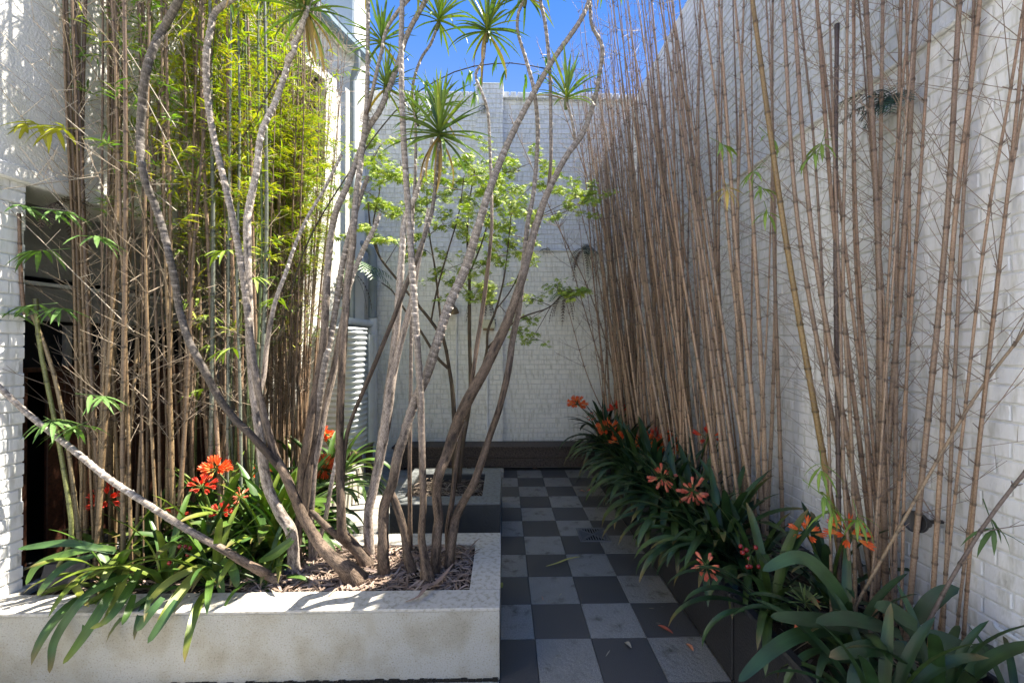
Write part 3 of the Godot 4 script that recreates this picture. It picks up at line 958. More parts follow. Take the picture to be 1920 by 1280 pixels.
func rosette(tree: Node3D, px: float, py: float, d: float, axis: Vector3, size: float, count := 46, low := 100.0) -> void:
	var c := at(px, py, d)
	var b := MB.new()
	axis = axis.normalized()
	b.lathe(Transform3D(facing(axis, Vector3(0.2, 0.1, 0.95)) * Basis(Vector3(0, 0, 1), -PI / 2), c - axis * 0.03), PackedVector2Array([Vector2(0.011, -0.03), Vector2(0.016, 0.0), Vector2(0.014, 0.05), Vector2(0.001, 0.10)]), 8, Color(0.12, 0.14, 0.04))
	var r := part("leaf_rosette", b.mesh(M.sword), tree)
	var ref := facing(axis, Vector3(0.1, 0.3, 0.9))
	for i in count:
		var f := float(i) / count
		var ang := deg_to_rad(lerpf(6.0, low, pow(f, 0.85)) + rr(-7, 7))
		var az := i * 2.39996 + rr(-0.25, 0.25)
		var dir := axis * cos(ang) + (ref.y * cos(az) + ref.z * sin(az)) * sin(ang)
		var col := 0 if R.randf() < 0.5 else (1 if R.randf() < 0.65 else 2)
		if f > 0.93 and R.randf() < 0.4:
			col = 3
		var bend := 0 if f < 0.4 else (1 if f < 0.8 else R.randi_range(1, 2))
		var l := size * 0.9 * rr(0.8, 1.1) * (0.8 if f < 0.12 else 1.0)
		var up := axis + Vector3.UP * 0.6
		if f > 0.9 and count > 40:      # a skirt of dying leaves
			ang += deg_to_rad(rr(15, 40))
			col = 3 if R.randf() < 0.7 else 2
			dir = axis * cos(ang) + (ref.y * cos(az) + ref.z * sin(az)) * sin(ang)
			bend = 2
		part("leaf", sword_meshes[col * 3 + bend], r, Transform3D(facing(dir, up).scaled_local(Vector3(l, l, l * 0.95)), c + axis * (0.05 * (1.0 - f))))

func tree(called: String, label: String, base: Vector3) -> Node3D:
	return thing(called, label, "tree", base, "dragon trees in the foreground planter")

func build_dragon_trees() -> void:
	make_swords()
	# A, smooth pale leaning trunk with a knotty neck
	var t := tree("dragon_tree", "dragon tree with a pale smooth trunk and a knotty segmented neck", at(550, 1062, 3.12))
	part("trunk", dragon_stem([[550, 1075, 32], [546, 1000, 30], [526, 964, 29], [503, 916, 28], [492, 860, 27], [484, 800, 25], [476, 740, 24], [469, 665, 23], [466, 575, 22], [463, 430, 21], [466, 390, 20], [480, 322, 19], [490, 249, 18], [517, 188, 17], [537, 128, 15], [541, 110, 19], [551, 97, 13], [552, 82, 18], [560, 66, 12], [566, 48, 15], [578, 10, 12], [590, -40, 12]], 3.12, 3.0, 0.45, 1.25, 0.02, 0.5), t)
	part("branch", dragon_stem([[484, 740, 14], [494, 705, 13], [500, 648, 13], [514, 571, 12], [537, 507, 11], [551, 464, 10], [575, 410, 9], [610, 350, 8], [640, 290, 8]], 3.15, 3.4, 0.2, 1.15, 0.0, 0.4), t)
	rosette(t, 575, 25, 3.02, Vector3(-0.2, 1, 0.2), 0.46, 44, 120)
	# B, two curving stems on one foot
	t = tree("dragon_tree", "dragon tree with two snaking thorny stems on one swollen foot", at(655, 1080, 3.0))
	part("trunk", dragon_stem([[668, 1092, 64], [650, 1068, 46], [628, 1050, 34], [597, 1017, 30], [566, 964, 26], [545, 915, 24], [528, 878, 23], [515, 852, 22], [492, 770, 20], [481, 715, 20], [470, 640, 19], [458, 540, 19], [440, 430, 19], [420, 340, 18], [400, 255, 18], [389, 190, 18], [386, 110, 19], [393, 60, 18], [402, 25, 17], [432, 0, 17], [470, -25, 17], [520, -70, 16], [545, -115, 16]], 3.0, 2.85, 0.22), t)
	part("branch", dragon_stem([[530, 882, 20], [500, 848, 21], [470, 815, 21], [440, 785, 21], [410, 745, 21], [375, 680, 21], [352, 635, 21], [336, 580, 21], [328, 530, 21], [317, 480, 21], [305, 430, 21], [290, 385, 22], [273, 345, 22], [265, 305, 23], [262, 260, 23], [265, 205, 24], [272, 140, 24], [287, 90, 23], [305, 55, 22], [322, 25, 22], [340, -10, 21], [365, -60, 20], [395, -115, 19]], 2.97, 2.7, 0.05, 0.42), t)  # low tone puts the canopy shade into this stem's colour
	# C, straight trunk with a thin slanting stem
	t = tree("dragon_tree", "dragon tree with an upright trunk and a thin dark stem slanting right", at(690, 1052, 3.2))
	part("trunk", dragon_stem([[690, 1062, 34], [672, 1035, 30], [655, 1015, 30], [641, 1000, 26], [639, 944, 23], [637, 880, 22], [637, 800, 21], [640, 710, 20], [644, 630, 20], [652, 530, 20], [660, 464, 19], [662, 430, 18], [668, 370, 17], [678, 286, 15], [687, 202, 13], [689, 101, 11], [690, 0, 10], [692, -60, 10], [695, -105, 10]], 3.2, 3.05, 0.35, 0.95), t)
	part("branch", dragon_stem([[641, 905, 12], [647, 833, 11], [660, 783, 11], [704, 679, 12], [737, 598, 12], [764, 527, 13], [781, 484, 13], [800, 430, 11], [810, 395, 10], [818, 330, 9], [824, 268, 9]], 3.2, 3.0, 0.5, 0.6), t)
	part("branch", dragon_stem([[686, 215, 9], [694, 188, 9], [704, 144, 10], [714, 101, 9], [724, 57, 9], [745, 22, 9], [765, 0, 9], [790, -30, 9]], 3.06, 2.95, 0.0, 1.05), t)
	part("root", dragon_stem([[655, 1020, 22], [615, 990, 18], [590, 965, 15], [572, 950, 12]], 3.2, 3.3, 0.9, 0.8), t)
	rosette(t, 823, 258, 3.0, Vector3(0.15, 1, 0.25), 0.45, 52, 125)
	rosette(t, 716, 84, 3.3, Vector3(0, 1, 0.1), 0.36, 36, 110)
	# D, bundle of stems
	t = tree("dragon_tree", "dragon tree of three stems rising side by side from one foot, the right one pale", at(570, 1070, 3.25))
	part("trunk", dragon_stem([[557, 1080, 22], [559, 1006, 21], [562, 950, 22], [566, 880, 23], [574, 835, 23], [587, 760, 23], [600, 685, 22], [607, 635, 22], [611, 560, 20], [616, 480, 19], [622, 430, 17], [632, 390, 17], [650, 350, 16], [668, 302, 15], [690, 242, 14], [714, 202, 15], [741, 134, 14], [764, 64, 13], [798, 0, 12], [830, -60, 12], [850, -105, 12]], 3.25, 3.1, 0.3, 0.95), t)
	part("trunk", dragon_stem([[570, 985, 20], [577, 900, 20], [586, 835, 20], [597, 760, 19], [608, 685, 18], [620, 630, 17], [632, 560, 17], [641, 500, 16], [655, 440, 15], [672, 380, 12], [690, 330, 10]], 3.25, 3.2, 0.2, 0.9), t)
	part("trunk", dragon_stem([[584, 1068, 15], [583, 972, 17], [588, 880, 19], [597, 835, 19], [610, 760, 19], [627, 685, 18], [640, 617, 17], [648, 570, 14], [660, 520, 13], [680, 470, 14], [700, 430, 13], [712, 400, 10]], 3.28, 3.35, 0.6, 1.3, 0.02, 0.3), t)
	part("trunk", dragon_stem([[585, 1062, 13], [608, 978, 12], [622, 902, 11], [632, 850, 9]], 3.28, 3.35, 0.6, 1.3, 0.0, 0.3), t)
	rosette(t, 722, 168, 3.25, Vector3(0.1, 1, 0.15), 0.34, 34, 115)
	# E, pale fork
	t = tree("dragon_tree", "dragon tree with a pale sunlit trunk forking in two in front of the rain pipe", at(693, 1040, 3.35))
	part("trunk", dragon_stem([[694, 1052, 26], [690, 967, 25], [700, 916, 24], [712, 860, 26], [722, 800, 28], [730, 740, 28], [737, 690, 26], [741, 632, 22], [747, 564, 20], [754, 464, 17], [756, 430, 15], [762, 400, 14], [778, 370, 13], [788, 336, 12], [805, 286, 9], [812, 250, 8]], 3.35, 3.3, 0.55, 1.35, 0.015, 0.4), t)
	part("branch", dragon_stem([[738, 700, 14], [744, 672, 17], [754, 632, 17], [768, 580, 15], [776, 540, 13], [785, 490, 11], [795, 440, 9], [803, 390, 8]], 3.33, 3.25, 0.6, 1.35, 0.0, 0.4), t)
	rosette(t, 818, 205, 3.35, Vector3(0.25, 1, -0.1), 0.34, 36, 105)
	# F, slanting spiny trunk
	t = tree("dragon_tree", "dragon tree with a dark spiny trunk slanting up to the right across the courtyard", at(719, 1072, 3.08))
	part("trunk", dragon_stem([[720, 1082, 32], [718, 1029, 29], [720, 953, 27], [735, 908, 26], [744, 860, 25], [756, 820, 25], [774, 762, 25], [801, 699, 25], [821, 638, 24], [841, 574, 24], [872, 504, 23], [895, 430, 21], [919, 353, 19], [952, 269, 17], [993, 188, 15], [1036, 114, 13], [1087, 40, 12], [1105, 0, 11], [1125, -60, 11], [1140, -105, 11]], 3.08, 2.9, 0.12, 0.95), t)
	part("root", dragon_stem([[772, 1070, 24], [764, 1040, 22], [756, 990, 20], [742, 945, 20], [730, 918, 18]], 3.1, 3.1, 0.9, 0.8, 0.0), t)
	# G, upright pole
	t = tree("dragon_tree", "dragon tree with a single straight ringed stem standing upright near the middle", at(800, 1082, 2.98))
	part("trunk", dragon_stem([[803, 1092, 36], [796, 1050, 24], [790, 1005, 19], [793, 950, 18], [792, 870, 18], [790, 800, 18], [788, 732, 18], [781, 632, 18], [774, 531, 18], [768, 430, 17], [759, 302, 16], [754, 202, 15], [752, 101, 14], [754, 0, 13], [757, -60, 13], [760, -110, 13]], 2.98, 2.85, 0.15, 1.0), t)
	# H, forking right tree
	t = tree("dragon_tree", "dragon tree with thick fissured trunk bending right under thin swaying stems", at(817, 1066, 3.08))
	part("trunk", dragon_stem([[815, 1078, 28], [819, 1010, 25], [822, 972, 24], [818, 920, 24], [824, 885, 26], [836, 855, 27], [855, 800, 29], [877, 750, 28], [905, 700, 26], [932, 645, 25], [953, 598, 24], [976, 531, 22], [990, 480, 21], [1003, 430, 20], [1026, 363, 17], [1060, 296, 15], [1093, 249, 15], [1114, 191, 12], [1125, 134, 11], [1129, 87, 10], [1110, 47, 9], [1107, 0, 8], [1112, -50, 8]], 3.08, 2.95, 0.4, 0.85), t)
	part("branch", dragon_stem([[1029, 350, 9], [1033, 300, 9], [1033, 235, 9], [1031, 134, 9], [1023, 50, 9], [1013, 0, 9], [1008, -40, 8], [1005, -80, 8]], 3.0, 2.95, 0.0, 0.75), t)
	part("branch", dragon_stem([[1075, 273, 7], [1078, 262, 7], [1073, 228, 7], [1063, 192, 7]], 3.0, 2.98, 0.0, 0.85), t)
	part("branch", dragon_stem([[875, 757, 12], [882, 732, 11], [889, 685, 11], [899, 618, 11], [909, 548, 11], [920, 450, 9], [922, 400, 8], [920, 319, 8], [915, 215, 7], [905, 178, 7], [892, 141, 7], [905, 114, 7], [909, 84, 8]], 3.15, 3.15, 0.4, 1.1), t)
	rosette(t, 1062, 188, 2.98, Vector3(0.05, 1, 0.2), 0.32, 30, 85)
	rosette(t, 913, 62, 3.15, Vector3(0.05, 1, 0.25), 0.38, 50, 120)
	# I, right leaning trunk
	t = tree("dragon_tree", "rightmost dragon tree, its thin brown trunk leaning right with a wavy upper stem", at(842, 1072, 3.15))
	part("trunk", dragon_stem([[840, 1080, 27], [846, 1020, 24], [855, 970, 22], [872, 935, 20], [889, 905, 20], [906, 855, 18], [920, 812, 17], [936, 766, 17], [952, 699, 17], [962, 632, 16], [974, 571, 15], [988, 430, 13], [999, 370, 11], [1006, 302, 11], [1008, 235, 11], [1001, 168, 10], [986, 111, 9], [971, 60, 8], [972, 25, 8], [982, 2, 8]], 3.15, 3.05, 0.35, 0.85), t)
	part("branch", dragon_stem([[843, 1050, 15], [839, 995, 14], [848, 935, 13], [854, 880, 12], [861, 830, 11], [872, 790, 9]], 3.2, 3.3, 0.9, 0.75), t)
	rosette(t, 985, -4, 3.02, Vector3(0.1, 1, 0.2), 0.34, 34, 115)
	# J, low stem lying to the left
	t = tree("dragon_tree", "dragon tree stem lying low and slanting up to the left edge over the clivias", at(515, 1085, 2.95))
	part("trunk", dragon_stem([[528, 1092, 30], [505, 1080, 26], [480, 1066, 24], [445, 1046, 22], [400, 1020, 21], [330, 980, 20], [265, 938, 20], [200, 895, 20], [130, 838, 20], [60, 783, 20], [0, 728, 20], [-70, 660, 20]], 2.95, 2.75, 0.15, 1.15), t)
	# K, thin upper stem in front of the back wall
	t = tree("dragon_tree", "slender dragon tree whose thin stem ends in a tuft against open sky", at(800, 1040, 3.4))
	part("trunk", dragon_stem([[770, 1055, 12], [768, 900, 11], [770, 720, 10], [772, 560, 9], [774, 400, 8], [778, 336, 8], [779, 235, 7], [773, 178, 7], [778, 141, 7], [791, 107, 7], [808, 81, 7], [821, 46, 7]], 3.4, 3.3, 0.2, 1.0), t)
	rosette(t, 822, 42, 3.3, Vector3(0.25, 1, 0.1), 0.36, 36, 105)
	rosette(t, 780, 222, 3.38, Vector3(-0.3, 1, 0.1), 0.28, 26, 100)

	# crowns that stand above the picture
	var ts := find_children("dragon_tree*", "Node3D", false, false)
	rosette(ts[1], 545, -110, 2.85, Vector3(0.2, 1, 0), 0.46, 44, 120)
	rosette(ts[1], 395, -110, 2.7, Vector3(-0.1, 1, 0), 0.46, 44, 120)
	rosette(ts[2], 695, -100, 3.05, Vector3(0, 1, 0), 0.44, 40, 120)
	rosette(ts[3], 850, -100, 3.1, Vector3(0.1, 1, 0), 0.44, 40, 120)
	rosette(ts[6], 760, -105, 2.85, Vector3(0, 1, 0.1), 0.46, 44, 120)
	rosette(ts[5], 1140, -100, 2.9, Vector3(0.2, 1, 0), 0.44, 40, 120)
	rosette(ts[7], 1005, -75, 2.95, Vector3(0, 1, 0), 0.42, 40, 115)

# ---------------------------------------------------------------- bamboo
func cane_shape(path: PackedVector3Array, r0: float, r1: float, col: Color, gap: float, sides: int) -> Array:   # [mesh builder, node points, node tangents]
	var pts := spline(path, 0.15)
	var L := 0.0
	for i in range(1, pts.size()):
		L += pts[i].distance_to(pts[i - 1])
	var cum := PackedFloat32Array([0.0])
	for i in range(1, pts.size()):
		cum.append(cum[i - 1] + pts[i].distance_to(pts[i - 1]))
	var P := PackedVector3Array()
	var rads := PackedFloat32Array()
	var cols := PackedColorArray()
	var nodes := PackedVector3Array()
	var tans := PackedVector3Array()
	var s := rr(0.05, gap)
	var stops := [0.0]
	while s < L - 0.02:
		stops.append(s)
		s += gap * rr(0.85, 1.15) * lerpf(0.8, 1.15, s / L)
	stops.append(L)
	var k := 0
	for i in stops.size():
		var places := [0.0] if i == 0 or i == stops.size() - 1 else [-0.010, -0.002, 0.004, 0.012]
		for q in places:
			var x: float = clampf(stops[i] + q, 0, L)
			while k < cum.size() - 2 and cum[k + 1] < x:
				k += 1
			while k > 0 and cum[k] > x:
				k -= 1
			var f: float = (x - cum[k]) / maxf(1e-5, cum[k + 1] - cum[k])
			var p := pts[k].lerp(pts[k + 1], f)
			var r := lerpf(r0, r1, pow(x / L, 1.3))
			P.append(p)
			var node: bool = q > -0.003 and q < 0.005 and i > 0
			rads.append(r * (1.22 if node else 1.0))
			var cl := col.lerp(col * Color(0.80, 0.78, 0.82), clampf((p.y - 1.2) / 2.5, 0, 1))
			cols.append(cl * (0.38 if node else (0.8 if q > 0.01 else 1.0)))
			if q == -0.002:
				nodes.append(p)
				tans.append((pts[k + 1] - pts[k]).normalized())
		# the bend of the path between two joints
		if i < stops.size() - 1:
			var mid: float = (stops[i] + stops[i + 1]) / 2
			var kk := k
			while kk < cum.size() - 2 and cum[kk + 1] < mid:
				kk += 1
			P.append(pts[kk].lerp(pts[kk + 1], (mid - cum[kk]) / maxf(1e-5, cum[kk + 1] - cum[kk])))
			rads.append(lerpf(r0, r1, pow(mid / L, 1.3)))
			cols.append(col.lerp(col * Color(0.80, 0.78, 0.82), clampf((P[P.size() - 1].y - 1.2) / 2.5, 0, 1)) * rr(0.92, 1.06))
	var b := MB.new()
	b.tube(P, rads, sides, cols)
	return [b, nodes, tans]

func twiggy(b: MB, nodes: PackedVector3Array, tans: PackedVector3Array, ymin: float, per: float, lmin: float, lmax: float, col: Color, r := 0.0022, xmax := 2.31) -> Array:
	var tips := []
	for i in nodes.size():
		if nodes[i].y < ymin:
			continue
		var c := int(per) + (1 if R.randf() < per - int(per) else 0)
		var az0 := rr(0, TAU)
		for k in c:
			var az := az0 + (k % 2) * PI + rr(-0.9, 0.9)
			var el := rr(0.35, 1.1)
			var dir := (Vector3(cos(az), 0, sin(az)) * cos(el) + tans[i] * sin(el)).normalized()
			var l := rr(lmin, lmax) * (1.0 if R.randf() < 0.6 else 0.45)
			var a := nodes[i]
			var e := a + dir * l
			if e.x > xmax:
				dir.x = -absf(dir.x)
				e = a + dir * l
			var cc := col * rr(0.75, 1.25)
			b.twig(a, e, r * 1.25, r * 0.6, cc)
			tips.append([a, e])
			if l > 0.2:
				for q in 2:
					var f := rr(0.35, 0.85)
					var d2 := (dir + Vector3(rr(-0.8, 0.8), rr(-0.3, 0.6), rr(-0.8, 0.8))).normalized()
					var a2 := a.lerp(e, f)
					var e2 := a2 + d2 * rr(0.05, 0.22)
					if e2.x < xmax:
						b.twig(a2, e2, r * 0.7, r * 0.4, cc)
		# short stubs thicken the joint
		for k in 2:
			var az := rr(0, TAU)
			var d3 := (Vector3(cos(az), 0, sin(az)) + tans[i] * 0.8).normalized()
			b.twig(nodes[i], nodes[i] + d3 * rr(0.02, 0.045), r * 1.8, r * 0.9, col * 0.7)
	return tips

func path_from(base: Vector3, lean: Vector2, h: float, bow: float, xmin := -9.0, xmax := 2.27) -> PackedVector3Array:
	var p := PackedVector3Array()
	var side := Vector2(rr(-1, 1), rr(-1, 1)) * bow
	for i in 6:
		var f := i / 5.0
		var x := base.x + lean.x * f + side.x * sin(f * PI) + rr(-0.012, 0.012)
		var z := base.z + lean.y * f + side.y * sin(f * PI) + rr(-0.012, 0.012)
		p.append(Vector3(clampf(x, xmin, xmax), base.y + h * f, z))
	return p

func tan_col() -> Color:
	var c: Color = [Color(0.50, 0.355, 0.235), Color(0.45, 0.31, 0.20), Color(0.56, 0.42, 0.29), Color(0.38, 0.28, 0.195), Color(0.50, 0.375, 0.265)][R.randi() % 5]
	return c * rr(0.85, 1.12)

func add_cane(w: Node3D, path: PackedVector3Array, r0: float, col: Color, gap: float, ymin: float, per: float, lmin: float, lmax: float, twig: Color, sides := 7, taper := 0.5, tr := 0.0022) -> Array:
	var sh := cane_shape(path, r0, r0 * taper, col, gap, sides)
	var o := part("cane", sh[0].mesh(M.cane), w)
	if per > 0.0:
		var b := MB.new()
		var tips := twiggy(b, sh[1], sh[2], ymin, per, lmin, lmax, twig, tr)
		if b.v.size() > 0:
			tag(part("twigs", b.mesh(M.twig), o), "", "", "", "stuff")
		return tips
	return []

func cane_px(rows: Array, top: float) -> PackedVector3Array:
	var p := PackedVector3Array()
	for r in rows:      # given from the top down
		p.insert(0, at(r[0], r[1], r[2]))
	var d := (p[1] - p[0]).normalized()
	if p[0].y > 0.47:
		p.insert(0, p[0] - d * ((p[0].y - 0.46) / maxf(d.y, 0.3)))
	var e := (p[p.size() - 1] - p[p.size() - 2]).normalized()
	var l := p[p.size() - 1]
	if l.y < top:
		p.append(l + e * ((top - l.y) / maxf(e.y, 0.3)))
	for i in p.size():
		p[i].x = clampf(p[i].x, -9.0, 2.29)
	return p

func build_right_bamboo() -> void:
	var grp := "brown bamboo clumps along the side wall"
	var tw := Color(0.25, 0.19, 0.15)
	# nearest clump, cane by cane
	var w := thing("bamboo_clump", "nearest open clump of thick tan bamboo canes before the white side wall", "bamboo", Vector3(2.0, 0.48, -2.35), grp)
	var near := [
		[[[1411, 0, 2.55], [1471, 430, 2.5], [1545, 860, 2.5]], 13.0, true], [[[1468, 0, 2.5], [1498, 430, 2.5], [1576, 860, 2.5]], 10.0, false], [[[1488, 0, 2.45], [1522, 430, 2.42], [1596, 860, 2.42]], 11.0, false],
		[[[1532, 0, 2.5], [1565, 430, 2.45], [1616, 860, 2.45]], 10.0, false], [[[1602, 0, 2.45], [1603, 430, 2.45], [1628, 860, 2.4]], 8.0, false], [[[1624, 0, 2.35], [1646, 430, 2.35], [1656, 860, 2.35]], 14.0, false],
		[[[1656, 0, 2.4], [1650, 430, 2.4], [1646, 860, 2.4]], 10.0, false], [[[1718, 0, 2.25], [1697, 430, 2.3], [1664, 860, 2.35]], 14.0, false], [[[1690, 0, 2.3], [1683, 430, 2.35], [1680, 860, 2.3]], 10.0, false],
		[[[1800, 0, 2.02], [1775, 430, 2.08], [1733, 860, 2.15]], 14.0, false], [[[1838, 0, 1.97], [1790, 430, 2.05], [1765, 860, 2.1]], 12.0, false], [[[1826, 40, 2.0], [1804, 430, 2.02], [1784, 860, 2.05]], 9.0, false],
		[[[1905, 110, 1.82], [1850, 430, 1.92], [1800, 860, 2.02]], 8.0, false], [[[1930, 150, 1.8], [1882, 430, 1.88], [1832, 860, 1.96]], 8.0, false], [[[1600, 0, 2.4], [1607, 430, 2.42], [1640, 860, 2.4]], 7.0, false],
		[[[1748, 0, 2.15], [1720, 430, 2.2], [1690, 860, 2.25]], 8.0, false], [[[1555, 200, 2.5], [1590, 500, 2.45], [1632, 860, 2.42]], 8.0, false], [[[1700, 0, 2.3], [1706, 430, 2.28], [1697, 860, 2.25]], 7.0, false]]
	for c in near:
		var p := cane_px(c[0], 5.4)
		var d: float = c[0][1][2]
		add_cane(w, p, c[1] * d / FOCAL / 2.0 * 1.45 * fit(c[0][1][0]), Color(0.34, 0.24, 0.10) if c[2] else tan_col(), 0.27, 1.15, 1.4, 0.2, 0.85, tw, 9, 0.62, 0.0017)
	# a cut dead cane and the slanting ones
	add_cane(w, cane_px([[1570, 45, 2.45], [1567, 430, 2.45], [1572, 860, 2.45]], 0.0), 0.0125, Color(0.16, 0.12, 0.10), 0.27, 9.0, 0.0, 0.1, 0.2, tw, 8, 0.9)
	add_cane(w, cane_px([[1935, 612, 1.8], [1900, 650, 1.84], [1835, 735, 1.92], [1760, 860, 2.0], [1715, 940, 2.05]], 0.0), 0.008, Color(0.36, 0.27, 0.17), 0.2, 1.0, 1.2, 0.1, 0.4, tw, 8, 0.7)
	add_cane(w, cane_px([[1935, 870, 1.72], [1860, 965, 1.8], [1790, 1075, 1.88], [1750, 1150, 1.92]], 0.0), 0.0085, Color(0.19, 0.15, 0.13), 0.2, 1.0, 0.8, 0.1, 0.3, tw, 8, 0.8)
	for i in 7:
		var z := rr(-2.75, -2.0)
		var p := path_from(Vector3(rr(1.85, 2.2), 0.46, z), Vector2(rr(-0.3, 0.2), rr(-0.4, 0.4)), rr(4.2, 5.2), 0.06)
		add_cane(w, p, rr(0.006, 0.010), tan_col() * 0.85, 0.25, 1.2, 1.7, 0.15, 0.7, tw, 6, 0.5, 0.0016)
	# the dense rows farther back: [label, count, x range, z range, lean x range]
	var rows := [
		["second clump of crowded brown bamboo canes fanning up beside the withered pink flowers", 24, 1.78, 2.2, -3.95, -3.15, -1.1, 0.0],
		["third clump of crowded brown bamboo canes in the middle of the side wall", 48, 1.75, 2.2, -5.3, -4.0, -0.95, 0.1],
		["farthest dense clump of brown bamboo canes in the corner by the back wall", 62, 1.62, 2.2, -6.9, -5.3, -1.0, 0.2]]
	for r in rows:
		w = thing("bamboo_clump", r[0], "bamboo", Vector3(2.0, 0.48, (r[4] + r[5]) / 2), grp)
		for i in r[1]:
			var base := Vector3(rr(r[2], r[3]), 0.46, rr(r[4], r[5]))
			var h := rr(4.6, 6.6)
			var thin := R.randf() < 0.3
			var p := path_from(base, Vector2(rr(r[6], r[7]), rr(-0.5, 0.4)), h, 0.08)
			add_cane(w, p, rr(0.007, 0.011) if thin else rr(0.012, 0.0195), tan_col(), rr(0.24, 0.32), 1.5 if base.z > -4.5 else 2.0, 1.1, 0.12, 0.5, tw, 7, 0.16, 0.0015 if base.z > -4.5 else 0.0023)
	# outliers fanning left in front of the back wall
	for q in [[[1040, 395, 6.4], [1090, 560, 6.4], [1150, 760, 6.45]], [[1085, 380, 6.3], [1130, 560, 6.35], [1180, 800, 6.4]], [[1060, 560, 6.6], [1100, 700, 6.6], [1140, 790, 6.6]], [[955, 215, 6.0], [1040, 410, 6.1], [1110, 560, 6.3], [1175, 770, 6.4]], [[1012, 90, 6.0], [1100, 330, 6.1], [1165, 560, 6.3], [1195, 780, 6.4]]]:
		add_cane(w, cane_px(q, 3.0), 0.012, tan_col(), 0.3, 1.6, 2.4, 0.2, 0.6, tw, 6, 0.4, 0.003)

func leaf_mesh(col: Color, m: Material, droop := 0.35) -> ArrayMesh:
	var pts := PackedVector3Array()
	var ac := PackedVector3Array()
	var ws := PackedFloat32Array()
	var cs := PackedColorArray()
	for i in 5:
		var s := i / 4.0
		pts.append(Vector3(s, -droop * s * s, 0))
		ac.append(Vector3(0, 0, 1))
		ws.append([0.03, 0.12, 0.125, 0.08, 0.004][i])
		cs.append(col)
	var b := MB.new()
	b.strap(pts, ac, ws, 0.35, cs)
	return b.mesh(m)

func leafy_twig(xs: Array, cs: Array, a: Vector3, e: Vector3, count: int, size: float, pal: Array) -> void:
	var d := (e - a).normalized()
	for i in count:
		var f := rr(0.25, 1.0)
		var az := rr(0, TAU)
		var out := (d * rr(0.3, 1.0) + Vector3(cos(az), rr(-0.35, 0.15), sin(az)) * 0.9).normalized()
		var l := size * rr(0.65, 1.25)
		xs.append(Transform3D(facing(out, Vector3(rr(-0.5, 0.5), 1, rr(-0.5, 0.5))).scaled_local(Vector3(l, l, l * rr(0.85, 1.15))), a.lerp(e, f)))
		var c: Color = pal[R.randi() % pal.size()]
		cs.append(c * rr(0.75, 1.2))

func spray(w: Node3D, px: float, py: float, d: float, dir: Vector3, count: int, size: float, col: Color) -> void:
	var c := at(px, py, d)
	var b := MB.new()
	dir = dir.normalized()
	b.twig(c - dir * size * 0.9, c + dir * size * 0.3, 0.003, 0.0015, col * 0.8)
	var s := part("leaf_spray", b.mesh(M.twig), w)
	var lm := [leaf_mesh(col, M.bamboo_leaf, 0.3), leaf_mesh(col * 1.2, M.bamboo_leaf, 0.5)]
	var flat := dir.cross(Vector3.UP).normalized()
	for i in count:
		var a := lerpf(-1.5, 1.5, float(i) / maxi(1, count - 1)) + rr(-0.15, 0.15)
		var o := (dir * cos(a) + flat * sin(a) + Vector3.UP * rr(-0.35, 0.1)).normalized()
		var l := size * rr(0.8, 1.15)
		part("leaf", lm[i % 2], s, Transform3D(facing(o, Vector3.UP).scaled_local(Vector3(l, l, l * 1.25)), c + dir * rr(-0.3, 0.25) * size))

